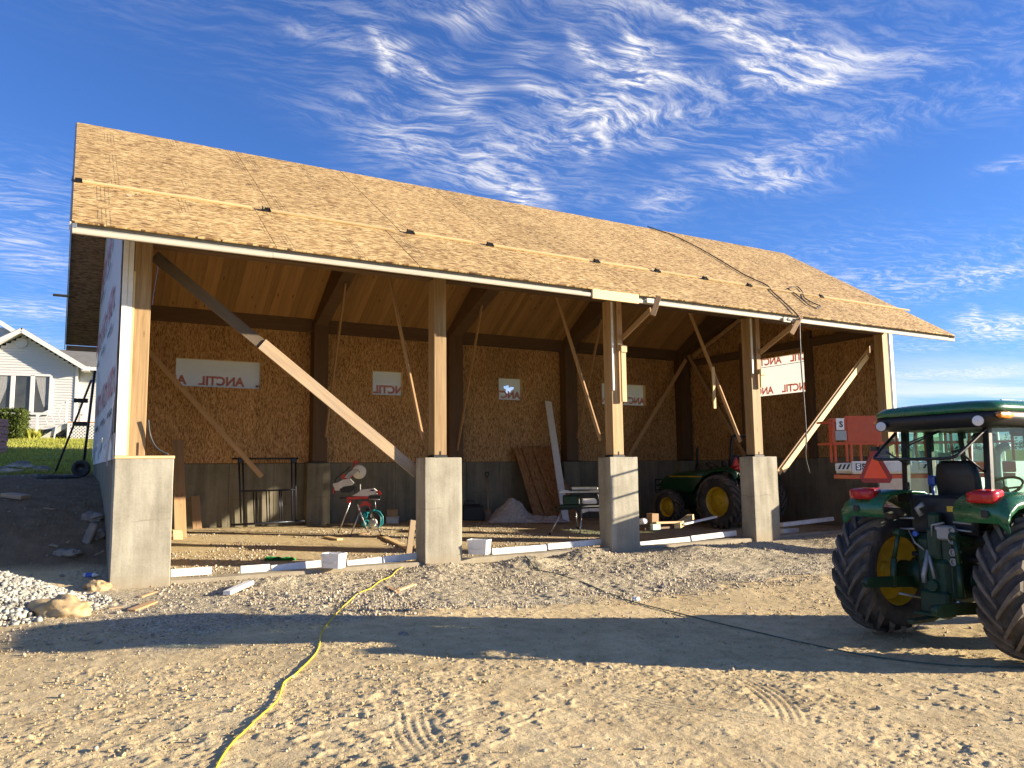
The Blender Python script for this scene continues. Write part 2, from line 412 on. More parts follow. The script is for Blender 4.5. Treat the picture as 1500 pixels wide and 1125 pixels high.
M_osb_roof = osb('osb_roof', [(.24, (.085, .042, .016)), (.43, (.28, .165, .06)), (.62, (.42, .275, .11)), (.88, (.64, .47, .225))], stamp=True)
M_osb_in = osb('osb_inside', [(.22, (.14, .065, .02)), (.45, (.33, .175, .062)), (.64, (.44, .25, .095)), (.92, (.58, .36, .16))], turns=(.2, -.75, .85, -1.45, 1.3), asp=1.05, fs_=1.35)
M_osb_old = osb('osb_under', [(.16, (.08, .05, .03)), (.4, (.19, .13, .08)), (.6, (.26, .18, .11)), (.88, (.34, .25, .16))])
M_osb_sheet = osb('osb_sheet', [(.16, (.12, .045, .015)), (.4, (.26, .115, .04)), (.6, (.34, .16, .06)), (.88, (.42, .22, .09))])
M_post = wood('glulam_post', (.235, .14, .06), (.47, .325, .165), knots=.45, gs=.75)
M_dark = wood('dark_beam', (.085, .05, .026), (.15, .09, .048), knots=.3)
M_lumber = wood('new_lumber', (.62, .44, .21), (.76, .58, .32), knots=.5)
M_lumber2 = wood('lumber_tan', (.33, .20, .10), (.46, .30, .16), knots=.5)
M_old = wood('weathered_plank', (.27, .18, .105), (.47, .35, .215), knots=.5, gray=.45)
M_cleat = wood('cleat_lumber', (.47, .335, .155), (.60, .45, .23), knots=.5)
M_shaded_green = plain('shaded_green_paint', (.006, .055, .02), .45, var=.25, dirt=((.03, .03, .02), .5))  # green of the tractor inside, with the barn's shade mixed into the colour
M_brace = wood('brace_strip', (.36, .22, .105), (.52, .34, .18), knots=.4)
M_ceil = wood('ceiling_pine', (.27, .145, .05), (.42, .245, .095), knots=.9, gs=.7)
M_groove = plain('groove_shade_gray', (.27, .26, .23), .7)  # gray deepened to stand for the shade under the roof edge
M_fascia = wood('primed_fascia', (.42, .375, .29), (.56, .51, .41), knots=0)
M_white = plain('white_board', (.74, .73, .68), .5, var=.06)
M_foam = plain('white_foam', (.78, .77, .73), .8, var=.06, bump=.15, dirt=((.42, .36, .27), .5))
M_tub = plain('white_plastic', (.82, .81, .77), .35, var=.04, dirt=((.5, .45, .36), .25))
M_black = plain('black_metal', (.018, .018, .02), .45, .3)
M_steel_b = plain('blue_black_steel', (.03, .035, .05), .4, .5)
M_rubber = plain('rubber', (.035, .032, .030), .8, var=.3, scale=6, bump=.2, dirt=((.17, .135, .10), .85))
M_dust = plain('dusty_rubber', (.12, .10, .078), .9, var=.35, scale=7, bump=.2)
M_shaded_plank = wood('shaded_plank', (.07, .052, .036), (.16, .12, .08), knots=.4)  # upper brace board: eave shade put into the wood colour
M_green = plain('green_paint', (.011, .105, .038), .32, var=.14, coat=.3, dirt=((.075, .085, .05), .4))
M_dgreen = plain('dark_green_paint', (.006, .036, .014), .5, var=.3, dirt=((.028, .024, .017), .7))
M_yellow = plain('yellow_paint', (.62, .40, .02), .4, var=.1, dirt=((.25, .16, .04), .4))
M_orange = plain('orange_paint', (.46, .065, .014), .42, var=.1, dirt=((.35, .12, .05), .3))
M_red = plain('red_plastic', (.42, .012, .014), .18, var=.1)
M_smv = plain('orange_reflector', (.92, .085, .02), .5, var=.03)
M_smvred = plain('dark_red_reflector', (.30, .02, .015), .45)
M_amber = plain('amber_lens', (.70, .22, .015), .25)
M_lamp = plain('lamp_glass', (.62, .63, .62), .15)
M_alu = plain('aluminium', (.55, .55, .54), .35, .8)
M_gray = plain('gray_metal', (.30, .30, .29), .45, .4)
M_lgray = plain('light_gray_plastic', (.55, .54, .50), .5)
M_teal = plain('teal_paint', (.02, .27, .30), .35)
M_hose_y = plain('yellow_cord', (.66, .52, .04), .5)
M_hose_g = plain('green_hose', (.055, .10, .075), .5)
M_hose_k = plain('black_hose', (.02, .02, .022), .5)
M_card = plain('cardboard', (.36, .25, .14), .8)
M_bag = plain('green_plastic', (.03, .42, .09), .4)
M_seat = plain('black_vinyl', (.016, .016, .016), .4)
M_text_red = plain('red_print', (.40, .10, .09), .6)
M_text_k = plain('black_print', (.03, .03, .035), .6)
M_text_w = plain('white_print', (.8, .8, .78), .6)
M_blue = plain('blue_plastic', (.04, .11, .45), .3)
M_vinyl = plain('white_siding', (.60, .595, .57), .45, var=.03)
M_trim = plain('white_trim', (.68, .67, .65), .4, var=.03)
M_found = plain('gray_foundation', (.17, .17, .17), .85, bump=.2)
M_stone_w = plain('crushed_stone', (.35, .335, .285), .85, var=.65, scale=9)
M_peb = plain('pebbles', (.40, .34, .25), .9, var=.5, scale=3)
M_rock = plain('field_rock', (.40, .29, .15), .9, var=.4, scale=5, bump=.4)
M_rockg = plain('gray_rock', (.22, .20, .17), .9, var=.3, scale=5, bump=.4)
M_brick = plain('pink_brick', (.50, .25, .20), .85, var=.2, bump=.3)

def shingle():
    m, n, p = material('shingles')
    g = n.new('ShaderNodeTexCoord').outputs['Object']
    br = n.new('ShaderNodeTexBrick'); n.put(br.inputs['Vector'], g); br.inputs['Scale'].default_value = 1.0
    br.inputs['Brick Width'].default_value = .3; br.inputs['Row Height'].default_value = .14; br.inputs['Mortar Size'].default_value = .006
    br.inputs['Color1'].default_value = (.15, .145, .125, 1); br.inputs['Color2'].default_value = (.24, .225, .19, 1); br.inputs['Mortar'].default_value = (.06, .06, .055, 1)
    n.put(p.inputs['Base Color'], n.mix(.35, br.outputs[0], n.ramp(n.noise(g, 30, 3), [(.3, (.1, .1, .09)), (.7, (.3, .28, .24))])))
    p.inputs['Roughness'].default_value = .95
    return m
M_shingle = shingle()
def concrete(name='concrete', k=1.0):
    m, n, p = material(name)
    g = n.new('ShaderNodeNewGeometry').outputs['Position']
    big = n.noise(g, 1.4, 6, .62); st = n.noise(n.mapping(g, sca=(5, 5, .35)), 1.2, 5, .6); fine = n.noise(g, 28, 5, .65)
    f = n.math('ADD', n.math('MULTIPLY', big, .45), n.math('ADD', n.math('MULTIPLY', st, .4), n.math('MULTIPLY', fine, .2)))
    c = n.ramp(f, [(.32, (.155, .14, .105)), (.5, (.30, .278, .215)), (.70, (.45, .42, .335))])
    pit = n.voro(g, 9.0).outputs['Distance']; pm = n.maprange(pit, .05, .10, 1, 0)
    sel = n.maprange(n.noise(g, 4, 3), .52, .58)
    pm = n.math('MULTIPLY', pm, sel)
    c = n.mix(n.math('MULTIPLY', pm, .75), c, (.10, .09, .075))
    s3 = n.new('ShaderNodeSeparateXYZ'); n.l.new(g, s3.inputs[0])
    cold = n.math('ABSOLUTE', n.math('SUBTRACT', n.math('ADD', s3.outputs[2], n.math('MULTIPLY', n.math('SUBTRACT', n.noise(g, 2.0, 4), .5), .22)), 1.02))
    cm = n.math('MULTIPLY', n.maprange(cold, .0, .02, .5, 0), n.maprange(n.noise(g, 1.3, 2), .5, .6))
    c = n.mix(cm, c, (.16, .14, .11))
    dk = n.math('MULTIPLY', n.maprange(n.noise(n.mapping(g, sca=(3.2, 3.2, .55)), 1.0, 5, .6), .50, .68, 0, .45, True), n.maprange(n.noise(g, 1.1, 3), .35, .6))
    c = n.mix(dk, c, (.17, .15, .11))
    soil = n.maprange(n.math('ADD', s3.outputs[2], n.math('MULTIPLY', n.noise(g, 6, 4), .25)), .10, .38, .55, 0.0, True)
    c = n.mix(soil, c, (.30, .24, .16))
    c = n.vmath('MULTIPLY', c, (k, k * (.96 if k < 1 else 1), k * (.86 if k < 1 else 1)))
    n.put(p.inputs['Base Color'], c); p.inputs['Roughness'].default_value = .85; p.inputs['Specular IOR Level'].default_value = .2
    h = n.math('SUBTRACT', n.math('ADD', n.math('MULTIPLY', fine, .5), big), n.math('MULTIPLY', pm, .9))
    n.put(p.inputs['Normal'], n.bump(h, .35, .012))
    return m
M_conc = concrete(); M_conc_in = concrete('shaded_concrete', .62)  # second one is the same concrete darkened to carry the barn's inner shade
def wrapmat():
    m, n, p = material('house_wrap')
    g = n.new('ShaderNodeNewGeometry').outputs['Position']
    c = n.mix(n.noise(g, 3, 5, .6), (.66, .67, .68), (.80, .80, .80))
    n.put(p.inputs['Base Color'], c); p.inputs['Roughness'].default_value = .5
    n.put(p.inputs['Normal'], n.bump(n.noise(g, 5, 5, .6), .35, .03))
    tr = n.new('ShaderNodeBsdfTranslucent'); n.put(tr.inputs[0], (.80, .78, .74))
    mx = n.new('ShaderNodeMixShader'); mx.inputs[0].default_value = .34
    out = n.n['Material Output']
    n.l.new(p.outputs[0], mx.inputs[1]); n.l.new(tr.outputs[0], mx.inputs[2]); n.l.new(mx.outputs[0], out.inputs[0])
    return m
M_wrap = wrapmat()
def sheetmat():
    m, n, p = material('plastic_sheet')
    g = n.new('ShaderNodeNewGeometry').outputs['Position']
    n.put(p.inputs['Base Color'], n.mix(n.noise(g, 7, 4), (.50, .47, .43), (.68, .65, .60))); p.inputs['Roughness'].default_value = .25
    tr = n.new('ShaderNodeBsdfTransparent'); mx = n.new('ShaderNodeMixShader')
    n.put(mx.inputs[0], n.maprange(n.noise(g, 11, 4), .3, .7, .05, .4))
    out = n.n['Material Output']
    n.l.new(p.outputs[0], mx.inputs[1]); n.l.new(tr.outputs[0], mx.inputs[2]); n.l.new(mx.outputs[0], out.inputs[0])
    return m
M_sheet = sheetmat()
def glassmat(name, tint, refl=.12):
    m, n, p = material(name); n.n.remove(p)
    tr = n.new('ShaderNodeBsdfTransparent'); n.put(tr.inputs[0], tint)
    gl = n.new('ShaderNodeBsdfGlossy'); gl.inputs['Roughness'].default_value = .02
    fr = n.new('ShaderNodeFresnel'); fr.inputs[0].default_value = 1.45
    mx = n.new('ShaderNodeMixShader'); n.put(mx.inputs[0], n.math('MAXIMUM', fr.outputs[0], refl * .5))
    n.l.new(tr.outputs[0], mx.inputs[1]); n.l.new(gl.outputs[0], mx.inputs[2]); n.l.new(mx.outputs[0], n.n['Material Output'].inputs[0])
    return m
M_cabglass = glassmat('cab_glass', (.58, .76, .70), .2)
def hpane():
    m, n, p = material('house_pane'); g = n.new('ShaderNodeNewGeometry').outputs['Position']
    n.put(p.inputs['Base Color'], n.mix(n.noise(g, 1.6, 5, .65), (.015, .018, .02), (.10, .10, .09))); p.inputs['Roughness'].default_value = .06
    p.inputs['Specular IOR Level'].default_value = .7
    return m
M_hpane = hpane()
def leafmat(name, a, b):
    m, n, p = material(name); g = n.new('ShaderNodeNewGeometry').outputs['Position']
    n.put(p.inputs['Base Color'], n.mix(n.maprange(n.noise(g, 5, 4), .3, .7), a, b)); p.inputs['Roughness'].default_value = .6; p.inputs['Specular IOR Level'].default_value = .2
    tr = n.new('ShaderNodeBsdfTranslucent'); n.put(tr.inputs[0], tuple(min(1, x * 1.5) for x in b)); mx = n.new('ShaderNodeMixShader'); mx.inputs[0].default_value = .3
    n.l.new(p.outputs[0], mx.inputs[1]); n.l.new(tr.outputs[0], mx.inputs[2]); n.l.new(mx.outputs[0], n.n['Material Output'].inputs[0])
    return m
M_hedge = leafmat('hedge_leaf', (.035, .06, .012), (.12, .15, .03))
M_grass = leafmat('grass_blade', (.22, .25, .035), (.44, .43, .09))
M_tree = leafmat('far_leaf', (.02, .045, .015), (.06, .09, .03))

def groundmat():
    m, n, p = material('yard_ground')
    g = n.new('ShaderNodeNewGeometry').outputs['Position']
    at = n.new('ShaderNodeVertexColor', layer_name='zone'); sc = n.new('ShaderNodeSeparateColor'); n.l.new(at.outputs[0], sc.inputs[0])
    grav, gras, soil = sc.outputs
    big = n.noise(g, .55, 6, .6); mid = n.noise(g, 4.0, 6, .65); fine = n.noise(g, 45, 4, .7); fine2 = n.noise(g, 140, 2, .6)
    sand = n.ramp(n.math('ADD', n.math('MULTIPLY', mid, .55), n.math('MULTIPLY', fine, .45)), [(.30, (.36, .265, .14)), (.5, (.58, .45, .245)), (.68, (.72, .585, .335))])
    sv = n.voro(g, 42).outputs['Color']; ss = n.new('ShaderNodeSeparateColor'); n.l.new(sv, ss.inputs[0])
    gr = n.ramp(n.math('ADD', n.math('MULTIPLY', ss.outputs[0], .6), n.math('MULTIPLY', fine, .4)), [(.2, (.22, .18, .11)), (.5, (.44, .37, .245)), (.85, (.64, .57, .41))])
    gz = n.math('ADD', grav, n.math('MULTIPLY', n.math('SUBTRACT', mid, .5), .9))
    gz = n.math('ADD', gz, n.maprange(big, .52, .72, 0, .35))
    c = n.mix(n.maprange(gz, .25, .75), sand, gr)
    c = n.vmath('SCALE', c, sc=n.maprange(big, .3, .7, .82, 1.12))
    so = n.ramp(n.math('ADD', n.math('MULTIPLY', mid, .5), n.math('MULTIPLY', fine, .5)), [(.35, (.12, .085, .05)), (.65, (.26, .19, .115))])
    c = n.mix(n.maprange(n.math('ADD', soil, n.math('MULTIPLY', n.math('SUBTRACT', mid, .5), .5)), .3, .7), c, so)
    gc = n.ramp(n.math('ADD', n.math('MULTIPLY', n.noise(g, 1.1, 6, .65), .6), n.math('MULTIPLY', fine, .4)), [(.32, (.12, .15, .022)), (.5, (.25, .27, .045)), (.68, (.38, .36, .10))])
    c = n.mix(n.maprange(n.math('ADD', gras, n.math('MULTIPLY', n.math('SUBTRACT', mid, .5), .6)), .4, .6), c, gc)
    n.put(p.inputs['Base Color'], c); p.inputs['Roughness'].default_value = .95; p.inputs['Specular IOR Level'].default_value = .1
    vd = n.voro(g, 42).outputs['Distance']
    h = n.math('ADD', n.math('MULTIPLY', mid, 1.2), n.math('ADD', n.math('MULTIPLY', fine, .8), n.math('MULTIPLY', fine2, .25)))
    h = n.math('SUBTRACT', h, n.math('MULTIPLY', n.math('MULTIPLY', vd, grav), .9))
    n.put(p.inputs['Normal'], n.bump(h, .6, .022))
    return m
M_ground = groundmat()

# ------------------------------------------------------------------ the lie of the land
def sst(a, b, x):
    t = np.clip((np.asarray(x, float) - a) / (b - a), 0, 1); return t * t * (3 - 2 * t)
_T = np.random.default_rng(5).random((256, 256))
def vnoise(x, y, sd=0):
    x = np.asarray(x, float) + sd * 17.31; y = np.asarray(y, float) + sd * 9.77
    xi = np.floor(x).astype(int); yi = np.floor(y).astype(int); fx = x - xi; fy = y - yi
    fx = fx * fx * (3 - 2 * fx); fy = fy * fy * (3 - 2 * fy)
    g = lambda a, b: _T[a & 255, b & 255]
    return (g(xi, yi) * (1 - fx) + g(xi + 1, yi) * fx) * (1 - fy) + (g(xi, yi + 1) * (1 - fx) + g(xi + 1, yi + 1) * fx) * fy
def fbm(x, y, f, o=4, sd=0):
    a = 0; amp = .5
    for i in range(o):
        c, s_ = math.cos(.6 * i + .3), math.sin(.6 * i + .3)
        a = a + amp * (vnoise((x * c - y * s_) * f, (x * s_ + y * c) * f, sd + i) - .5); amp *= .5; f *= 2.07
    return a
MOUNDS = [(7.0, -.75, .16, .55, .45), (8.6, -.4, .20, .6, .4), (11.2, -.9, .15, .8, .6), (12.8, -1.2, .16, .9, .6), (15.5, -1.3, .12, 1.0, .6), (5.3, -.55, .09, .7, .35),
          (2.6, -.7, .10, .7, .35), (-.45, .55, .10, .5, .25), (17.2, -.4, .14, .9, .5), (9.8, -2.1, .09, 1.4, .5), (13.3, -2.6, .07, 1.6, .6)]
HPY = [-40, -2.6, -1.3, -.3, .3, 1.0, 2.2, 3.3, 4.7, 7, 9.3, 14, 26, 29, 60]
HPZ = [-.02, -.02, -.02, -.01, .02, .36, .95, 1.28, 1.52, 1.68, 1.78, 2.32, 3.36, 3.5, 3.6]
def farz(x, y):
    r = np.hypot(x - CAM.x, y - CAM.y)
    return -.2 + np.clip(r - 30, 0, 270) * .0232
def hill(x, y):
    k = np.interp(y, HPY, HPZ); k2 = np.interp(np.asarray(y) + .25, HPY, HPZ); k3 = np.interp(np.asarray(y) - .25, HPY, HPZ)
    return (k + k2 + k3) / 3
def H0(x, y):
    x = np.asarray(x, float); y = np.asarray(y, float)
    yard = -.015 - .245 * sst(1.5, 9.0, x) - .03 * sst(-5, -9, y)
    z = yard + .19 * sst(1.5, 9.0, x) * sst(-3.4, -.5, y) * sst(24, 19, x)
    fz = np.interp(x, [0, 5, 10, 15, 19.5, 26], [.33, .28, .27, .12, -.05, -.1])
    z = z + fz * sst(.2, 8.4, y) * (y < 8.9)
    for (mx, my, h, sx, sy) in MOUNDS: z = z + h * np.exp(-((x - mx) / sx) ** 2 - ((y - my) / sy) ** 2)
    behind = np.maximum(farz(x, y), hill(x, y) * sst(26, 1, x) + farz(x, y) * sst(1, 26, x))
    z = np.where(y > 8.82, behind, z)
    right = np.maximum(farz(x, y), yard)
    z = z * (1 - sst(19.97, 20.6, x)) + right * sst(19.97, 20.6, x)
    lw = sst(.14, .04, x) * sst(-2.6, -.5, y)
    hl = hill(x, y) + .10 * fbm(x, y, .5, 3, 3) * sst(-2, 1, y)
    z = z * (1 - lw) + hl * lw
    out = np.maximum(np.abs(x - 8), np.abs(y + 2))
    return z + .0 * out
def hz(x, y): return float(H0(np.array([x]), np.array([y]))[0])
def gp(u, v, dz=0.0):
    """the point of the ground that the direction meets"""
    d = ray(u, v).normalized()
    t = np.concatenate([np.arange(2, 14, .02), np.arange(14, 45, .05), np.arange(45, 400, 1)])
    z = CAM.z + d.z * t; g = H0(CAM.x + d.x * t, CAM.y + d.y * t) + dz
    k = np.argmax(z <= g)
    q = CAM + d * float(t[k])
    if q.y > 8.15 and 0 < q.x < 20 and u > 215: q = onY(u, v, 8.1); q.z = hz(q.x, q.y)      # the back wall stands before it
    return q

def grid_axis(parts):
    a = []
    for p in parts: a += list(p)
    return np.unique(np.round(np.array(a), 4))
def geo(a, b, n, first):   # growing steps outward
    k = np.arange(n + 1) / n
    return a + (b - a) * (np.exp(k * 5.2) - 1) / (math.exp(5.2) - 1)
xs = grid_axis([geo(-4, -700, 60, 0), np.arange(-4, -2, .03), np.arange(-2, 6.5, .0155), np.arange(6.5, 10, .028), np.arange(10, 20.6, .07), [.02, .04, .06, .09, .12, .15], geo(20.6, 700, 60, 0)])
ys = grid_axis([geo(-11, -60, 12, 0), np.arange(-11, -8, .0155), np.arange(-8, -6.5, .02), np.arange(-6.5, -.4, .03), np.arange(-.4, 8.7, .09), [8.74, 8.80, 8.84, 8.9], np.arange(9, 30, .35), geo(30, 800, 55, 0)])
GX, GY = np.meshgrid(xs, ys)
ZZ = H0(GX, GY)
# small relief: churned dirt, gravel bumps, tyre prints
near = sst(30, 12, np.hypot(GX - 4, GY + 4)); inb = ((GX > .1) & (GX < 19.9) & (GY > .1) & (GY < 8.8)).astype(float)
churn = sst(.02, .16, fbm(GX, GY, .55, 3, 21)) * .8 + .2
rid = 1 - np.abs(fbm(GX * .8, GY * 1.25, 4.6, 4, 31)) * 5
micro = .030 * fbm(GX, GY, 1.1, 3, 1) + .008 * fbm(GX, GY, 9, 2, 2) + .010 * fbm(GX, GY, 21, 2, 4)
clod = lambda fx, fy, f, sd, lo, hi: sst(lo, hi, fbm(GX * fx, GY * fy, f, 3, sd))
patch = .25 + .75 * sst(-.05, .14, fbm(GX, GY, .9, 3, 8))
micro = micro + patch * (.004 * clod(.5, 1.3, 7.5, 31, .11, .19) + .007 * clod(.6, 1.3, 15, 32, .09, .17) + .008 * clod(.8, 1.2, 27, 33, .08, .15)) + churn * .016 * np.clip(rid, 0, 1) ** 4
pits = np.clip(fbm(GX * .75, GY * 1.3, 6.5, 3, 41) - .10, 0, 1)
micro = micro - patch * .008 * clod(.45, 1.4, 7.0, 41, .12, .19)
gravz = sst(-5.0, -3.6, GY) * sst(.6, -.3, GY) * sst(.5, 2.0, GX)
micro = micro + gravz * (.042 * fbm(GX, GY, 12, 3, 6) + .055 * fbm(GX, GY, 3.2, 3, 7))
for (tx, ty, ang, ln, wd, ph, fl) in [(1.45, -8.35, R(75), 1.3, .42, 0, 1), (3.55, -8.9, R(118), 1.7, .34, .4, 1), (4.35, -8.95, R(58), 1.7, .34, .1, -1), (2.6, -10.0, R(112), .8, .36, .2, 1), (3.1, -10.1, R(60), .7, .3, .5, -1), (6.3, -10.0, R(20), 1.1, .36, .3, 1)]:
    c, s_ = math.cos(ang), math.sin(ang)
    u_ = (GX - tx) * c + (GY - ty) * s_; t_ = -(GX - tx) * s_ + (GY - ty) * c
    m_ = sst(ln / 2, ln / 2 - .5, np.abs(u_)) * sst(wd / 2, wd / 2 - .06, np.abs(t_)) * sst(-.25, .1, fbm(GX, GY, 2.5, 2, 17) + .08)
    pat = np.sin((t_ + fl * .25 * u_ * u_) * 2 * math.pi / .065 + ph * 6)
    micro = micro * (1 - .65 * m_) + m_ * (.0036 * pat - .003)
ZZ = ZZ + micro * near * (1 - .45 * inb) * 1.0
ny_, nx_ = GX.shape
co = np.stack([GX.ravel(), GY.ravel(), ZZ.ravel()], 1)
ii = (np.arange(ny_ - 1)[:, None] * nx_ + np.arange(nx_ - 1)[None, :]).ravel()
quads = np.stack([ii, ii + 1, ii + 1 + nx_, ii + nx_], 1)
me = bpy.data.meshes.new('ground')
me.vertices.add(len(co)); me.vertices.foreach_set('co', co.ravel().astype(np.float32))
me.loops.add(quads.size); me.loops.foreach_set('vertex_index', quads.ravel().astype(np.int32))
me.polygons.add(len(quads)); me.polygons.foreach_set('loop_start', (np.arange(len(quads)) * 4).astype(np.int32)); me.polygons.foreach_set('loop_total', np.full(len(quads), 4, np.int32))
me.polygons.foreach_set('use_smooth', np.ones(len(quads), bool))
me.update(calc_edges=True); me.validate()
zone = np.zeros((len(co), 4), np.float32); zone[:, 3] = 1
zx, zy = GX.ravel(), GY.ravel()
wob = (fbm(zx, zy, .7, 3, 51)).astype(float)
zone[:, 0] = np.clip(sst(-4.6, -3.2, zy + wob * 3) * sst(2.5, .5, zy) * sst(-2, 1, zx) * .95 + inb.ravel() * .35 + sst(-1.8, -.6, zx * -1 - 2 + 0) * 0, 0, 1)
lawn = sst(8.6, 9.4, zy + wob * 1.4) * (zx < 22) + ((zx > 24) | (zy > 30)) * sst(24, 34, np.hypot(zx - 5, zy + 6))
lawn = lawn * (1 - sst(.6, .2, np.abs(zy - (17.6 + .1 * (zx + 4)))) * (zx < 2) * .8)
zone[:, 1] = np.clip(lawn, 0, 1)
zone[:, 2] = np.clip(sst(.3, 1.3, zy + wob) * sst(.3, -.1, zx), 0, 1) * (1 - zone[:, 1])
ca = me.color_attributes.new('zone', 'FLOAT_COLOR', 'POINT'); ca.data.foreach_set('color', zone.ravel())
me.materials.append(M_ground)
go = bpy.data.objects.new('ground', me); COL.objects.link(go); tag(go, 'tan gravel and dirt yard rising to a grassy bank on the left', kind='structure')

# stones in one mesh: numpy copies of a few knobbly lumps
def stone_cloud(name, pts, sizes, mat, label, flat=.7, kind='stuff'):
    import bmesh
    base = []
    for k in range(6):
        bm = bmesh.new(); bmesh.ops.create_icosphere(bm, subdivisions=1, radius=1.0)
        v = np.array([p.co[:] for p in bm.verts]); r_ = np.random.default_rng(k)
        ids = [p.index for p in bm.verts]; f = np.array([[q.index for q in fc.verts] for fc in bm.faces]); bm.free()
        # keep the 12 corner form light: 42 verts -> use the icosahedron for tiny stones
        base.append((v * (1 + .28 * (r_.random((len(v), 1)) - .5)) * np.array([1, .8, flat]) , f))
    bm = bmesh.new(); bmesh.ops.create_icosphere(bm, subdivisions=1, radius=1.0); bm.free()
    ico = []
    for k in range(6):
        bm = bmesh.new(); bmesh.ops.create_cube(bm, size=1.5); bmesh.ops.subdivide_edges(bm, edges=bm.edges[:], cuts=0)
        bm.verts.ensure_lookup_table(); bmesh.ops.triangulate(bm, faces=bm.faces[:])
        v = np.array([p.co[:] for p in bm.verts]); f = np.array([[q.index for q in fc.verts] for fc in bm.faces]); bm.free()
        r_ = np.random.default_rng(k + 40); ico.append((v * (1 + .7 * (r_.random((len(v), 3)) - .5)) * np.array([1, .75, flat]), f))
    V = []; F = []; o = 0; rr = np.random.default_rng(3)
    for i in range(len(pts)):
        v, f = ico[i % 6]
        a, b2, c2 = rr.random(3) * 6.28; b2 *= .12; 
        ca_, sa_ = math.cos(a), math.sin(a); cb, sb = math.cos(b2), math.sin(b2)
        Rm = np.array([[ca_, -sa_, 0], [sa_, ca_, 0], [0, 0, 1]]) @ np.array([[1, 0, 0], [0, cb, -sb], [0, sb, cb]])
        V.append((v * sizes[i]) @ Rm.T + pts[i]); F.append(f + o); o += len(v)
    V = np.concatenate(V); F = np.concatenate(F)
    m_ = bpy.data.meshes.new(name)
    m_.vertices.add(len(V)); m_.vertices.foreach_set('co', V.ravel().astype(np.float32))
    m_.loops.add(F.size); m_.loops.foreach_set('vertex_index', F.ravel().astype(np.int32))
    m_.polygons.add(len(F)); m_.polygons.foreach_set('loop_start', (np.arange(len(F)) * 3).astype(np.int32)); m_.polygons.foreach_set('loop_total', np.full(len(F), 3, np.int32))
    m_.update(calc_edges=True); m_.materials.append(mat)
    o_ = bpy.data.objects.new(name, m_); COL.objects.link(o_); tag(o_, label, kind=kind); return o_
# loose pebbles over yard, bank and floor
n_ = 42000
px = np.concatenate([rng.uniform(-4, 12, n_ // 3), rng.uniform(.6, 19.5, n_ // 3), rng.uniform(1, 12, n_ // 3)]); py = np.concatenate([rng.uniform(-11, -2, n_ // 3), rng.uniform(-4.2, 0.2, n_ // 3), rng.uniform(.4, 7, n_ // 3)])
kp = (fbm(px, py, .8, 3, 77) > -.06) & ((py > -4.4) | (rng.random(n_) < .22)); px, py = px[kp], py[kp]
ps = rng.gamma(2.0, .0038, len(px)) + .003; ps = np.clip(ps, .003, .03) * np.where(py < -4.4, .8, 1.0)
stone_cloud('pebbles', np.stack([px, py, H0(px, py) + ps * .25 + .004], 1), ps, M_peb, 'loose pebbles strewn over the dirt yard and gravel floor')
# crumbs of the same dirt, lying where the surface is broken up
n_ = 52000
px = rng.uniform(-3.2, 10, n_); py = -11.4 + 8.6 * rng.random(n_) ** 1.25
kp = fbm(px, py, .9, 3, 8) + .16 * rng.random(n_) > .03; px, py = px[kp], py[kp]
ps = np.clip(rng.gamma(1.5, .0022, len(px)), .0018, .013) * (.85 + .5 * (py > -8))
stone_cloud('dirt_crumbs', np.stack([px, py, H0(px, py) + .012 * fbm(px, py, 1.1, 3, 1) * 2.5 + ps * .2 + .004], 1), ps, M_ground, 'dry crumbs of dirt scattered over the yard in front', flat=.5)
# dark bank rubble
n_ = 900
px = rng.uniform(-6, -.05, n_); py = rng.uniform(.4, 9, n_); ps = np.clip(rng.gamma(1.5, .009, n_), .004, .05)
stone_cloud('rubble', np.stack([px, py, H0(px, py) + ps * .2], 1), ps, M_rockg, 'small stones and clods on the shaded dirt bank', flat=.55)
# heap of crushed stone
PC = (-1.75, -1.05)
def pile_h(x, y): return .62 * np.clip(1 - np.hypot((x - PC[0]) / 1.45, (y - PC[1]) / 1.3), 0, 1) ** .9
n_ = 17000
a_ = rng.random(n_) * 6.283; r_ = np.sqrt(rng.random(n_)) * 1.75
px = PC[0] + r_ * np.cos(a_) * .98; py = PC[1] + r_ * np.sin(a_) * .88
kp = (r_ < 1.42) | (rng.random(n_) < .28); px, py = px[kp], py[kp]
ps = np.clip(rng.gamma(3, .0062, len(px)), .007, .045)
stone_cloud('crushed_stone_heap', np.stack([px, py, H0(px, py) + pile_h(px, py) + rng.uniform(-.01, .02, len(px))], 1), ps, M_stone_w, 'pale crushed stone heaped at the left edge of the yard', flat=.8)
hm = MB(); k = 40
vs = []
for j in range(k + 1):
    for i in range(k + 1):
        x = PC[0] - 1.6 + 3.2 * i / k; y = PC[1] - 1.5 + 3.0 * j / k
        vs.append((x, y, hz(x, y) - .04 + float(pile_h(np.array([x]), np.array([y]))[0])))
hm.add(vs, [(j * (k + 1) + i, j * (k + 1) + i + 1, (j + 1) * (k + 1) + i + 1, (j + 1) * (k + 1) + i) for j in range(k) for i in range(k)], True)
obj('heap_core', hm, M_stone_w, kind='stuff')['label'] = 'packed inside of the crushed stone heap'

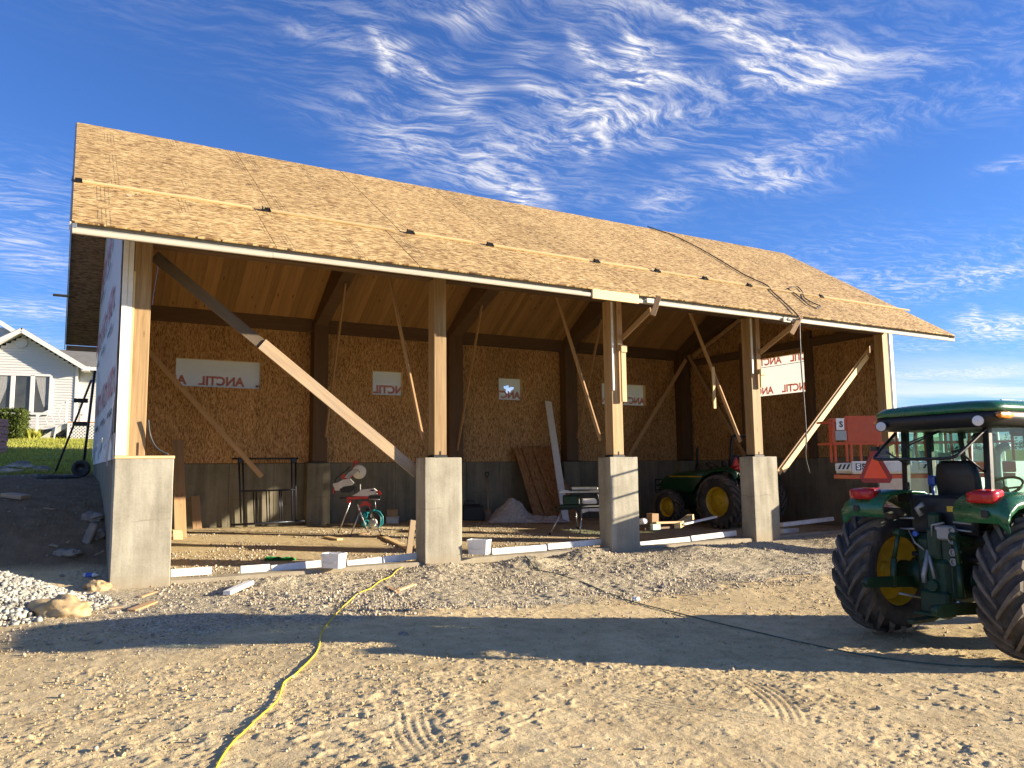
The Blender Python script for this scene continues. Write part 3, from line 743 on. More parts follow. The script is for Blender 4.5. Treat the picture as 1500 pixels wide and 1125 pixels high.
# grass blades of the lawn in view
def blades(name, pts, hs, mat, label):
    nb = len(pts); a = rng.random(nb) * 6.283; wv = np.stack([np.cos(a), np.sin(a), np.zeros(nb)], 1) * (hs * .14 + .004)[:, None]
    lean = np.stack([rng.normal(0, .3, nb), rng.normal(0, .3, nb), np.ones(nb)], 1) * hs[:, None]
    V = np.stack([pts - wv, pts + wv, pts + lean], 1).reshape(-1, 3); F = np.arange(nb * 3)
    m_ = bpy.data.meshes.new(name); m_.vertices.add(nb * 3); m_.vertices.foreach_set('co', V.ravel().astype(np.float32))
    m_.loops.add(nb * 3); m_.loops.foreach_set('vertex_index', F.astype(np.int32)); m_.polygons.add(nb)
    m_.polygons.foreach_set('loop_start', (np.arange(nb) * 3).astype(np.int32)); m_.polygons.foreach_set('loop_total', np.full(nb, 3, np.int32)); m_.update(calc_edges=True)
    m_.materials.append(mat); o_ = bpy.data.objects.new(name, m_); COL.objects.link(o_); tag(o_, label, kind='stuff')
n_ = 60000
px = rng.uniform(-12, .2, n_); py = 9 + (rng.random(n_) ** 1.4) * 17
kp = (fbm(px, py, .9, 3, 5) > -.14) & (np.abs(py - (17.6 + .1 * (px + 4))) > .4); px, py = px[kp], py[kp]
blades('grass', np.stack([px, py, H0(px, py) - .01], 1), rng.uniform(.04, .12, len(px)), M_grass, 'short sunlit grass on the lawn below the white house')
n_ = 5000
px = rng.uniform(-7.5, -1.5, n_); py = rng.uniform(24.4, 25.6, n_)
blades('tall_weeds', np.stack([px, py, H0(px, py) - .01], 1), rng.uniform(.15, .45, n_), M_grass, 'tall weeds along the foot of the white house')
# a far belt of trees and bushes along the field edge
def far_belt():
    mb = []; r_ = np.random.default_rng(9); V = []; nb = 0
    for k in range(260):
        az = R(-12) + R(96) * k / 260; dist = 292 + 60 * r_.random()
        cx, cy = CAM.x + dist * math.sin(az + R(20)), CAM.y + dist * math.cos(az + R(20))
        h = 2.2 + 4.5 * r_.random() ** 2.2; cz = hz(cx, cy)
        m_ = 130
        q = r_.normal(0, 1, (m_, 3)); q /= np.linalg.norm(q, axis=1)[:, None]; q *= (r_.random((m_, 1)) ** .4)
        c_ = np.array([cx, cy, cz + h * .45]) + q * np.array([h * .9, h * .9, h * .55])
        d1 = r_.normal(0, .34, (m_, 3)); d2 = r_.normal(0, .34, (m_, 3))
        V.append(np.stack([c_, c_ + d1, c_ + d2], 1).reshape(-1, 3))
    V = np.concatenate(V); nb = len(V) // 3
    m_ = bpy.data.meshes.new('far_trees'); m_.vertices.add(len(V)); m_.vertices.foreach_set('co', V.ravel().astype(np.float32))
    m_.loops.add(len(V)); m_.loops.foreach_set('vertex_index', np.arange(len(V), dtype=np.int32)); m_.polygons.add(nb)
    m_.polygons.foreach_set('loop_start', (np.arange(nb) * 3).astype(np.int32)); m_.polygons.foreach_set('loop_total', np.full(nb, 3, np.int32)); m_.update(calc_edges=True)
    m_.materials.append(M_tree); o_ = bpy.data.objects.new('far_trees', m_); COL.objects.link(o_); tag(o_, 'far dark belt of trees along the edge of the green field', kind='stuff')
far_belt()

# ------------------------------------------------------------------ white house on the rise, its gable towards the yard
HD = 34.0                                                       # distance along the line of sight
hx = Matrix.Rotation(R(20), 3, 'Z') @ Vector((CR.x, CR.y, 0)).normalized(); hy = Vector((-hx.y, hx.x, 0))
hO = atD(50, 640, HD); hO.z = hz(hO.x, hO.y)
HM = Matrix(((hx.x, hy.x, 0, hO.x), (hx.y, hy.y, 0, hO.y), (0, 0, 1, 3.05), (0, 0, 0, 1)))
house = Thing('white_house', 'white sided house with gable, triple window and entry steps on the rise', 'house', M=HM)
hs = HD / FPX
def hp(u, v): return ((u - 50) * hs / .94, (640 - v) * hs)            # metres right of and above the house base point
ax, az_ = hp(31, 471); ex, ez = hp(110, 524); lx, lz = hp(-52, 524)
wl, wr = hp(-45, 0)[0], hp(99, 0)[0]
fz_, wtop = hp(0, 618)[1], ez + .02
def roof_z(x): return az_ - abs(x - ax) * (az_ - ez) / (ex - ax) - .17
sid = MB(); z = fz_
while z < az_ - .25:
    dz = .118
    # board clipped to the gable outline
    xl, xr = wl, wr
    zt = z + dz
    if zt > wtop:
        half = max(0.02, (az_ - .2 - zt) * (ex - ax) / (az_ - ez)); xl = max(wl, ax - half); xr = min(wr, ax + half)
    sid.add([(xl, -.028, z), (xr, -.028, z), (xr, -.004, zt), (xl, -.004, zt), (xl, 0.02, z), (xr, 0.02, z), (xr, .02, zt), (xl, .02, zt)], [(0, 1, 2, 3), (4, 5, 1, 0), (7, 6, 5, 4)])
    z += dz
z = fz_; wx1 = hp(190, 0)[0]
while z < wtop:                                                  # recessed wing to the right
    sid.add([(wr, .30 - .028, z), (wx1, .30 - .028, z), (wx1, .30 - .004, z + .118), (wr, .30 - .004, z + .118), (wr, .32, z), (wx1, .32, z)], [(0, 1, 2, 3), (4, 5, 1, 0)]); z += .118
sid.box(((wr), .16, (fz_ + wtop) / 2), (.03, .32, wtop - fz_))
obj('siding', sid, M_vinyl, house)
cb = MB(); cb.box((wr - .02, -.03, (fz_ + wtop) / 2), (.1, .05, wtop - fz_)); obj('corner_trim', cb, M_trim, house)
fm = MB(); fm.box(((wl + wx1) / 2, .55, fz_ / 2 - .6), (wx1 - wl, 1.06, fz_ + 1.2 - .002)); obj('foundation', fm, M_found, house)
body = MB(); body.box(((wl + wr) / 2, 4.2, (fz_ + wtop) / 2), (wr - wl - .1, 8.3, wtop - fz_ - .1)); body.box(((wr + wx1) / 2, 4.6, (fz_ + wtop) / 2), (wx1 - wr, 8.4, wtop - fz_ - .1)); obj('inner_wall', body, M_vinyl, house)
ov = .48
def slope(name, x0, z0, x1, z1, y0, y1, th, mat):
    m_ = MB(); d = Vector((x1 - x0, 0, z1 - z0)); nrm = Vector((-d.z, 0, d.x)).normalized() * th
    if nrm.z < 0: nrm = -nrm
    a = [Vector((x0, y0, z0)), Vector((x1, y0, z1)), Vector((x1, y1, z1)), Vector((x0, y1, z0))]
    b = [p + nrm for p in a]; m_.add(a + b, [(3, 2, 1, 0), (4, 5, 6, 7), (0, 1, 5, 4), (1, 2, 6, 5), (2, 3, 7, 6), (3, 0, 4, 7)]); return obj(name, m_, mat, house)
slope('roof', ax, az_, ex, ez, -ov, 8, .03, M_shingle); slope('roof', ax, az_, lx, lz, -ov, 8, .03, M_shingle)
for (x1, z1) in ((ex, ez), (lx, lz)):
    m_ = MB(); m_.beam((ax, -ov - .02, az_ - .10), (x1, -ov - .02, z1 - .10), .03, .19, (0, 0, 1)); obj('rake_board', m_, M_trim, house)
    m_ = MB(); m_.beam((ax, -ov / 2, az_ - .19), (x1, -ov / 2, z1 - .19), ov, .02, (0, 0, 1), 0); obj('soffit', m_, M_trim, house)
m_ = MB(); m_.box((ex + .02, -.1, ez - .12), (.34, .78, .2), .01); obj('eave_return', m_, M_trim, house)
m_ = MB(); m_.beam((ex, -.32, ez - .10), (wx1, -.32, ez - .10), .16, .15); obj('eave_gutter', m_, M_trim, house)
# main roof behind
r0x, r0z = hp(58, 489); m_ = MB()
m_.add([(r0x - 6, 5.2, r0z + .45), (wx1, 5.2, r0z + .45), (wx1, -.25, ez - .02), (ex - .3, -.25, ez - .02)], [(3, 2, 1, 0)])
m_.add([(r0x - 6, 5.2, r0z + .45), (wx1, 5.2, r0z + .45), (wx1, 9, ez), (r0x - 6, 9, ez)], [(0, 1, 2, 3)]); obj('roof', m_, M_shingle, house)
# second gable further left
g2x, g2z = hp(-14, 450); g2e = hp(22, 478)
m_ = MB(); m_.add([(g2x - 5, 2.4, g2e[1] - 1.6), (g2x, 2.4, g2z - .15), (g2e[0] + .6, 2.4, g2e[1] - .2), (g2e[0] + .6, 2.4, g2e[1] - 1.6)], [(0, 3, 2, 1)]); m_.beam((g2x, 2.1, g2z), (g2e[0] + 1.2, 2.1, g2e[1] - .75), .5, .19); obj('gable_peak', m_, M_trim, house)
# round vent
m_ = MB(); vx, vz = hp(29, 491); m_.cyl((vx, -.06, vz), (vx, -.01, vz), .20, 20); m_.tube([(vx + .2 * math.cos(a), -.07, vz + .2 * math.sin(a)) for a in np.linspace(0, 6.28, 21)[:-1]], .025, 6, True)
for k in range(5): m_.box((vx, -.066, vz - .12 + .06 * k), (.30, .01, .012))
obj('round_vent', m_, M_trim, house)
# window: frame, three panes, two curtains
x0, zb = hp(1, 595); x1, zt = hp(67, 538)
x0 = hp(-1, 0)[0]
fr = MB()
fr.beam((x0, -.05, zt), (x1, -.05, zt), .09, .10); fr.beam((x0, -.06, zb), (x1 + .03, -.06, zb), .12, .10); fr.beam((x0, -.05, zb), (x0, -.05, zt), .1, .09, (0, 1, 0)); fr.beam((x1, -.05, zb), (x1, -.05, zt), .1, .09, (0, 1, 0))
c1, c2 = hp(21.5, 0)[0], hp(45, 0)[0]
for cx in (c1, c2): fr.beam((cx, -.05, zb), (cx, -.05, zt), .16, .09, (0, 1, 0))
win = obj('window', fr, M_trim, house)
edges = [x0, c1, c2, x1]
for k in range(3):
    m_ = MB(); m_.box(((edges[k] + edges[k + 1]) / 2, -.033, (zb + zt) / 2), (edges[k + 1] - edges[k] - .08, .008, zt - zb - .06)); obj('pane', m_, M_hpane, win)
def curtain(xa, xb, sgn):
    m_ = MB(); vs = []; nu, nv = 14, 8
    for j in range(nv):
        t = j / (nv - 1); wdt = (1 - .68 * t ** 1.3)
        for i in range(nu):
            s_ = i / (nu - 1); x = xa + (xb - xa) * s_ * wdt; vs.append((x, -.041 + .0035 * math.sin(i * 2.2), zt - .06 - (zt - zb - .45) * t - .1 * s_ * t))
    m_.add(vs, [(j * nu + i, j * nu + i + 1, (j + 1) * nu + i + 1, (j + 1) * nu + i) for j in range(nv - 1) for i in range(nu - 1)], True); obj('curtain', m_, plain('curtain_cloth', (.30, .30, .29), .8) if 'curtain_cloth' not in MATS else MATS['curtain_cloth'], win)
curtain(edges[1] - .05, edges[0] + .12, 1) if False else None
curtain(edges[0] + .06, edges[1] - .12, 1); curtain(edges[3] - .06, edges[2] + .12, 1)
# door on the wing, landing, lattice, steps, railing
dx0, dz0 = hp(104, 612); dx1, dz1 = hp(128, 575)
m_ = MB(); m_.box(((dx0 + dx1) / 2, .26, (dz0 + dz1) / 2), (dx1 - dx0, .05, dz1 - dz0), .01); dr = obj('door', m_, M_trim, house)
m_ = MB(); m_.box((dx0 + .07, .22, dz0 + .5), (.03, .05, .12)); obj('handle', m_, M_gray, dr)
lx0, lz0 = hp(97, 611); lx1, lz1 = hp(150, 651)
m_ = MB(); m_.box(((lx0 + lx1) / 2, -.55, lz0 + .03), (lx1 - lx0, 1.6, .09), .01); obj('landing', m_, M_lumber2, house)
lat = MB(); k = -2.0
while k < (lx1 - lx0) + 1.4:
    for sg in (1, -1):
        pts = []
        for s_ in (0, 1):
            pass
        H_ = lz0 - lz1 - .04; xa, xb = (k, k + H_) if sg == 1 else (k + H_, k)
        ta, tb = 0.0, 1.0
        L_ = lx1 - lx0
        for lo in (0.0, L_):
            pass
        # clip to the panel
        def cl_(t): return xa + (xb - xa) * t
        t0, t1 = 0.0, 1.0
        if xa < xb:
            t0 = max(t0, (0 - xa) / (xb - xa)); t1 = min(t1, (L_ - xa) / (xb - xa))
        else:
            t0 = max(t0, (L_ - xa) / (xb - xa)); t1 = min(t1, (0 - xa) / (xb - xa))
        if t1 - t0 > .03: lat.beam((lx0 + cl_(t0), -1.36 - .012 * (sg == 1), lz1 + H_ * t0), (lx0 + cl_(t1), -1.36 - .012 * (sg == 1), lz1 + H_ * t1), .012, .05, (1, 0, 1) if sg == -1 else (-1, 0, 1), 0)
    k += .135
lat.beam((lx0 + .03, -1.38, lz1), (lx0 + .03, -1.38, lz0), .06, .06, (0, 1, 0)); lat.beam((lx0, -1.38, lz0 - .03), (lx1, -1.38, lz0 - .03), .05, .07)
obj('lattice', lat, M_trim, house)
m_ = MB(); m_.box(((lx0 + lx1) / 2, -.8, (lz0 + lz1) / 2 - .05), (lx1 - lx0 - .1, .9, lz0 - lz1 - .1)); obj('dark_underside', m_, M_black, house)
sx0, sz0 = hp(62, 638); sx1, sz1 = hp(98, 612)
for y in (-.3, -1.3):
    st = MB(); st.beam((sx0, y, sz0), (sx1, y, sz1), .05, .2, (0, 0, 1)); obj('stair_stringer', st, M_lgray, house)
for k in range(4):
    t = (k + .6) / 4.4; m_ = MB(); m_.box((sx0 + (sx1 - sx0) * t, -.8, sz0 + (sz1 - sz0) * t + .06), (.28, 1.0, .035), .005); obj('step', m_, M_lgray, house)
rl = MB()
ptsr = [hp(61, 601), hp(95, 580)]; ptsb = [hp(61, 618), hp(95, 608)]
for q in (ptsr, ptsb): rl.beam((q[0][0], -1.35, q[0][1]), (q[1][0], -1.35, q[1][1]), .05, .06)
rl.beam((ptsr[0][0], -1.35, hp(0, 634)[1]), (ptsr[0][0], -1.35, ptsr[0][1] + .05), .09, .09, (0, 1, 0)); rl.beam((ptsr[1][0], -1.35, hp(0, 612)[1]), (ptsr[1][0], -1.35, ptsr[1][1] + .1), .08, .08, (0, 1, 0))
for k in range(1, 4):
    t = k / 4.5 + .1; xa = ptsr[0][0] + (ptsr[1][0] - ptsr[0][0]) * t
    za = ptsr[0][1] + (ptsr[1][1] - ptsr[0][1]) * t; zb2 = ptsb[0][1] + (ptsb[1][1] - ptsb[0][1]) * t
    rl.tube([(xa + .05 * math.sin(9 * s_), -1.35, za + (zb2 - za) * s_) for s_ in np.linspace(0, 1, 9)], .014, 5)
rl.beam((hp(81, 0)[0], -1.35, hp(0, 640)[1]), (hp(84, 0)[0], -1.35, hp(0, 615)[1]), .05, .05, (0, 1, 0))
obj('railing', rl, M_trim, house)
# clipped hedge by the wall
hb0 = atD(-10, 640, HD - 2.2); hbz = hz(hb0.x, hb0.y)
hedge = Thing('clipped_hedge', 'square clipped hedge under the triple window of the white house', 'hedge', (hb0.x, hb0.y, hbz))
m_ = MB(); r2 = random.Random(4)
for k in range(4200):
    x, y, z = r2.uniform(-1, 1), r2.uniform(-.55, .55), r2.uniform(0, 1)
    q = r2.random()
    if q < .5: y = -.55 + r2.gauss(0, .05)
    elif q < .8: z = 1 + r2.gauss(0, .04)
    else: x = 1 + r2.gauss(0, .04)
    c = Vector((x * 1.1, y, z * 1.12 + .02)); a = Vector((r2.gauss(0, 1), r2.gauss(0, 1), r2.gauss(0, 1))).normalized() * .055; b = Vector((r2.gauss(0, 1), r2.gauss(0, 1), r2.gauss(0, 1))).normalized() * .035
    m_.add([c - a, c + b, c + a, c - b], [(0, 1, 2, 3)])
hx_ = Matrix.Rotation(math.atan2(hx.y, hx.x), 4, 'Z')
obj('foliage', m_, M_hedge, hedge, hx_, kind='stuff')
m_ = MB(); m_.box((0, 0, .5), (2.0, .9, 1.0), .1); obj('inner_twigs', m_, M_tree, hedge, hx_)

# ------------------------------------------------------------------ the open fronted barn
barn = Thing('open_barn', 'open fronted timber barn under construction with bare chipboard roof on concrete piers', 'barn', (0, 0, 0))
XL, XR = -.74, 20.52
YE, ZE, YR, ZR, YB, ZB = -1.30, 5.302, 4.331, 9.018, 10.266, 5.216
SF = (ZR - ZE) / (YR - YE); SB = (ZR - ZB) / (YB - YR)
POST = [(.1726, .4404), (5.4847, 5.7445), (9.7798, 10.0727), (14.1556, 14.4574), (19.50, 19.79)]
PIER = [(0.0, .8536), (5.2149, 5.9898), (9.5495, 10.3157), (13.8847, 14.7401), (19.25, 20.02)]
BPOST = [(.25, .65), (5.414, 5.829), (9.68, 10.15), (14.05, 14.52), (19.25, 19.7)]
ZP = 1.98
def rough_block(name, x0, x1, y0, y1, z0, z1, label=None, nx=6, nz=12, amp=.006):
    """cast concrete: a box whose faces and arrises are slightly uneven"""
    import bmesh
    bm = bmesh.new(); bmesh.ops.create_cube(bm, size=1.0)
    for v in bm.verts: v.co = Vector((x0 + (v.co.x + .5) * (x1 - x0), y0 + (v.co.y + .5) * (y1 - y0), z0 + (v.co.z + .5) * (z1 - z0)))
    bmesh.ops.bevel(bm, geom=bm.edges[:], offset=.012, segments=1, affect='EDGES')
    bmesh.ops.subdivide_edges(bm, edges=[e for e in bm.edges if e.calc_length() > .2], cuts=5, use_grid_fill=True)
    from mathutils import noise as mn
    for v in bm.verts:
        k = mn.noise_vector(v.co * 5) * amp + mn.noise_vector(v.co * 17) * amp * .5
        v.co += k
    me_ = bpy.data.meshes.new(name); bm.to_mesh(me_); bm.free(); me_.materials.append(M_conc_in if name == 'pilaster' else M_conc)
    return obj(name, me_, None, barn, label=label)
for i, (a, b) in enumerate(PIER):
    rough_block('concrete_pier', a, b, 0.0, .44, -.45, ZP if i else ZP - .002)
# foundation walls, cast against boards: panel widths show
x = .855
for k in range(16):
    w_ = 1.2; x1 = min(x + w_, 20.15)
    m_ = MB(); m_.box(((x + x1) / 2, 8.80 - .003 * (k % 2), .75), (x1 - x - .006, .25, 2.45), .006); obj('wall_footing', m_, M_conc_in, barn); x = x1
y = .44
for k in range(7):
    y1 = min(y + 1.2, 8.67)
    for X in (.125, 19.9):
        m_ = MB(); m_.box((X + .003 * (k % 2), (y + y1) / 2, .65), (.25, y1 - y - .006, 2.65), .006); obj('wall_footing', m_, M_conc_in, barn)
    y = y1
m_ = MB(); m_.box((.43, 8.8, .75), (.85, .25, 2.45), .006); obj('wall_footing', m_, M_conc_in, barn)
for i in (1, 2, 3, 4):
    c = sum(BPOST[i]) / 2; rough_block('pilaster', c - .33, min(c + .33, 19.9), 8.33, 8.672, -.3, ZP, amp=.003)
# low grade beam between the piers
for i in range(4):
    a, b = PIER[i][1], PIER[i + 1][0]
    rough_block('grade_beam', a + .003, b - .003, .06, .34, -.5, (.05, .05, .02, .03)[i], amp=.008)
# sill plates, posts
m = board('sill_plate', (.0, .20, 2.0), (.862, .20, 2.0), .42, .045, M_lumber, barn)
for i, (a, b) in enumerate(POST):
    z0 = 2.024 if i == 0 else 2.03
    ps_ = board('front_post', ((a + b) / 2, .31, z0), ((a + b) / 2, .31, 5.72), .28, b - a, M_post, barn, up=(1, 0, 0), b=.008)
    if i:
        m_ = MB(); m_.box(((a + b) / 2, .31, 2.005), (b - a + .03, .30, .045), .004); m_.box(((a + b) / 2, .165, 2.06), (.02, .012, .09)); obj('steel_shoe', m_, M_black, barn)
m_ = MB(); m_.box((.335, .167, 2.13), (.026, .012, .21), .003); obj('knife_plate', m_, plain('rusty_slot', (.06, .025, .015), .8), barn)
board('post_strip', (.155 + .03, .155, 2.03), (.155 + .03, .155, 5.0), .014, .03, M_lumber, barn, up=(1, 0, 0), b=.001)
for i, (a, b) in enumerate(BPOST):
    board('back_post', ((a + b) / 2, 8.27 + .2, ZP + .03), ((a + b) / 2, 8.47, 6.05), .38, b - a, M_dark, barn, up=(1, 0, 0), b=.008)
    m_ = MB(); m_.box(((a + b) / 2, 8.45, ZP + .012), (b - a + .05, .4, .024)); obj('steel_shoe', m_, M_black, barn)
for X in (.34, 19.72):
    for Y in (2.9, 5.6): board('side_post', (X, Y, ZP), (X, Y, 6.0), .24, .2, M_dark, barn, up=(1, 0, 0), b=.006)
# top beams
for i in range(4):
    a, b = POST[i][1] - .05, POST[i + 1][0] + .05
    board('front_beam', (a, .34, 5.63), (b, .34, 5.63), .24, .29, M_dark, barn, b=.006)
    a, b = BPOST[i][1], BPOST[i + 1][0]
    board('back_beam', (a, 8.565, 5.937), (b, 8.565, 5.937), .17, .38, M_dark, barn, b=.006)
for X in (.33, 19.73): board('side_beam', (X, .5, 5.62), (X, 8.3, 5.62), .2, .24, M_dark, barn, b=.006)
# deep tapered rafters
CZ = lambda Y: 6.13 + (8.48 - Y) * SB if Y > YR else 6.13 + (8.48 - YR) * SB - (YR - Y) * SF
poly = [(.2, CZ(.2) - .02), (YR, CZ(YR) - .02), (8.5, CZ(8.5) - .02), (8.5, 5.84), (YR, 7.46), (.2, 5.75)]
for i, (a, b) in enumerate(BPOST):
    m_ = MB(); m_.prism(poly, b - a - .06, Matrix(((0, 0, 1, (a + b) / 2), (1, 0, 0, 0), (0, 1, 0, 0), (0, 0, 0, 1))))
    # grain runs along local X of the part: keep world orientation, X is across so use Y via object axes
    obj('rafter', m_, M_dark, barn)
# ceiling boards on the back slope (front slope too, fewer and wider: only their lower faces matter)
x = XL + .05
r3 = random.Random(2)
while x < XR - .1:
    w_ = .187
    yb = 8.66 if 0.2 < x < 19.7 else YB - .04
    if -.02 < x < 19.75:
        A = Vector((x + w_ / 2, YR, CZ(YR) + .012)); B = Vector((x + w_ / 2, yb, CZ(yb) + .012))
        board('ceiling_board', A, B, w_ - .004, .022, M_ceil, barn, b=.003)
    x += w_
x = .2
while x < 19.7:
    board('ceiling_board', (x + .3, .1, CZ(.1) + .012), (x + .3, YR, CZ(YR) + .012), .596, .022, M_ceil, barn, b=.003); x += .6
# roof panels: chipboard faced, 2.44 m wide, two rows a slope
def panel(A, B, w_, th, mat, name):
    """from A (low edge middle) up to B, outer face upwards; local X along the barn"""
    A = Vector(A); B = Vector(B); up = (B - A).normalized(); xx = Vector((1, 0, 0)); zz = xx.cross(up)
    if zz.z < 0: xx = -xx; zz = -zz
    M = Matrix(((xx.x, up.x, zz.x, 0), (xx.y, up.y, zz.y, 0), (xx.z, up.z, zz.z, 0), (0, 0, 0, 1)))
    M.translation = (A + B) / 2 - zz * (th / 2)
    m_ = MB(); m_.box((0, 0, 0), (w_, (B - A).length, th), .004)
    return obj(name, m_, mat, barn, M)
def rows(y0, z0, y1, z1, splits, offs, mat):
    for (t0, t1), off in zip(splits, offs):
        x = XL
        nx_ = off
        while x < XR - .01:
            x1 = min(nx_, XR); g_ = .0035
            if x1 - x > .05:
                A = ((x + x1) / 2, y0 + (y1 - y0) * t0, z0 + (z1 - z0) * t0 + r3.uniform(-.002, .002)); B = ((x + x1) / 2, y0 + (y1 - y0) * t1, z0 + (z1 - z0) * t1 + r3.uniform(-.002, .002))
                panel(A, B, x1 - x - 2 * g_, .03, mat, 'roof_panel')
            x = x1; nx_ = x1 + 2.44
ts = (.37 - YE) / (YR - YE)
rows(YE - .040, ZE - .026, YR - .002, ZR, [(0, ts - .0006), (ts + .0006, 1)], [2.08, 2.42], M_osb_roof)
rows(YB, ZB, YR + .002, ZR, [(0, .499), (.501, 1)], [1.2, 2.42], M_osb_old)
# fascia: grooved panel edge above, proud board below
def fx(u, v): return onY(u, v, YE - .05).x
cuts = [XL + .012, fx(400, 375), fx(868, 433), fx(936, 440), fx(1262, 482), XR - .01]
m_ = MB(); m_.beam((XL + .03, YE + .075, ZE - .08), (XR - .03, YE + .075, ZE - .08), .04, .14, b=.003); obj('fascia_groove', m_, M_groove, barn)
for i in range(5):
    a, b = cuts[i] + .002, cuts[i + 1] - .002
    if i == 2: board('fascia_patch', (a, YE - .035, ZE - .135), (b, YE - .035, ZE - .135), .19, .04, M_lumber, barn, up=(0, 1, 0))
    else:
        dz = (0, .006, 0, -.004, .004)[i]
        board('fascia_board', (a, YE - .012, ZE - .157 + dz), (b, YE - .012, ZE - .157 + dz), .062, .04, M_fascia, barn, up=(0, 1, 0))
        board('fascia_lip', (a, YE - .002, ZE - .190 + dz), (b, YE - .002, ZE - .190 + dz), .05, .02, M_fascia, barn)
m_ = MB(); m_.box((XL + .04, YE - .005, ZE - .10), (.06, .05, .09), .004); obj('fascia_end', m_, plain('gray_metal_edge', (.12, .14, .17), .5), barn)
board('fascia_board', (XL + .02, YB + .012, ZB - .1), (XR - .02, YB + .012, ZB - .1), .14, .03, M_old, barn, up=(0, 1, 0))
# rake edges
for X in (XL + .008, XR - .008):
    for (y0, z0) in ((YE, ZE), (YB, ZB)):
        s_ = -1 if X < 0 else 1
        board('rake_strip', (X + s_ * .02, y0, z0 - .10), (X + s_ * .02, YR, ZR - .10), .13, .022, M_fascia if X > 0 else M_lgray, barn, up=(1, 0, 0))
# tie stub beyond the back slope
q = onX(91, 427, -.9); board('stub_board', (-1.06, 8.2, CZ(8.2) - .2), (-.72, 8.2, CZ(8.2) - .2), .04, .14, M_old, barn, up=(0, 1, 0))
# roof cleats with their black brackets
def roofpt(u, v, h=0.0):
    n_ = Vector((0, -SF, 1)).normalized(); A = Vector((0, YE, ZE)); d = ray(u, v); t = (A - CAM).dot(n_) / d.dot(n_); return CAM + d * t + n_ * h
ROOFN = Vector((0, -SF, 1)).normalized()
for (a, b) in [(-.62, 2.02), (2.35, 4.71), (5.12, 6.42), (6.89, 9.3), (9.6, 11.0), (11.35, 12.5), (12.85, 14.1), (14.35, 16.9), (17.05, 20.82)]:
    y0 = .40 - .012 * a; z0 = ZE + (y0 - YE) * SF
    y1 = .40 - .012 * b; z1 = ZE + (y1 - YE) * SF
    board('roof_cleat', Vector((a, y0, z0)) + ROOFN * .022, Vector((b, y1, z1)) + ROOFN * .022, .085, .038, M_cleat, barn, up=ROOFN)
    m_ = MB(); c = Vector((a - .07, y0 - .01, z0)); M = frame(c, (1, 0, 0), ROOFN)
    m_.box((0, 0, .012), (.16, .09, .012), 0, M); m_.box((-.07, 0, .04), (.012, .09, .06), 0, M); m_.box((0.02, .04, .03), (.1, .012, .05), 0, M)
    obj('roof_bracket', m_, M_black, barn)

# ---- wall panels with window openings
OPEN_B = [(1.83, 4.03, 4.05, 4.80), (7.31, 8.28, 4.02, 4.74), (11.65, 12.55, 4.02, 4.74), (15.85, 17.85, 4.00, 4.76)]
OPEN_R = [(3.01, 5.17, 4.10, 5.36)]
def cells(x0, x1, z0, z1, openings):
    X = sorted({x0, x1, *[c for o in openings for c in o[:2] if x0 < c < x1]}); Z = sorted({z0, z1, *[c for o in openings for c in o[2:] if z0 < c < z1]})
    for i in range(len(X) - 1):
        for j in range(len(Z) - 1):
            cx, cz = (X[i] + X[i + 1]) / 2, (Z[j] + Z[j + 1]) / 2
            if not any(o[0] < cx < o[1] and o[2] < cz < o[3] for o in openings): yield X[i], X[i + 1], Z[j], Z[j + 1]
def wall_panel(x0, x1, z0, z1, ops, to_world, mat, name='wall_panel', top=None):
    """to_world(along, height) -> matrix with local X up (strand direction), local Z facing inwards"""
    M = to_world((x0 + x1) / 2, (z0 + z1) / 2); mx, mz = (x0 + x1) / 2, (z0 + z1) / 2; sg = to_world.sg
    m_ = MB(); cs = list(cells(x0, x1, z0, z1, ops))
    if not cs: return
    for (a, b, c, d) in cs:
        if top is not None and d > 5.9:
            pts = []
            n_ = 6
            for k in range(n_ + 1):
                t = a + (b - a) * k / n_; pts.append((top(t) - mz, sg * (t - mx)))
            pl = [(c - mz, sg * (b - mx)), (c - mz, sg * (a - mx))] + pts
            m_.prism(pl if sg < 0 else pl[::-1], .015)
        else: m_.box(((c + d) / 2 - mz, sg * ((a + b) / 2 - mx), 0), (d - c, b - a, .015), .003 if len(cs) == 1 else 0)
    return obj(name, m_, mat, barn, M)
def tw_back(x, z): return Matrix(((0, -1, 0, x), (0, 0, -1, 8.672), (1, 0, 0, z), (0, 0, 0, 1)))
tw_back.sg = -1
def tw_right(y, z): return Matrix(((0, 0, -1, 19.80), (0, 1, 0, y), (1, 0, 0, z), (0, 0, 0, 1)))
tw_right.sg = 1
def tw_left(y, z): return Matrix(((0, 0, 1, .19), (0, -1, 0, y), (1, 0, 0, z), (0, 0, 0, 1)))
tw_left.sg = -1
x = .205
while x < 19.9:
    x1 = min(x + 1.22, 19.92)
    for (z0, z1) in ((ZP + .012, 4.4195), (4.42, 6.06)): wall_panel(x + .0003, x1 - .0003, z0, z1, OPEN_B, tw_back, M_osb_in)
    x = x1
y = .46
while y < 8.6:
    y1 = min(y + 1.22, 8.66)
    for tw, ops in ((tw_right, OPEN_R), (tw_left, [])):
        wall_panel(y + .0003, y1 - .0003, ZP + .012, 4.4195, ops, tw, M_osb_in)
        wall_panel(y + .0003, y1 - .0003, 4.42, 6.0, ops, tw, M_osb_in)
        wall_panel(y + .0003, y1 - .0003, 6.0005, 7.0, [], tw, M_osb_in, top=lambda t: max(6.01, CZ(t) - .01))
    y = y1
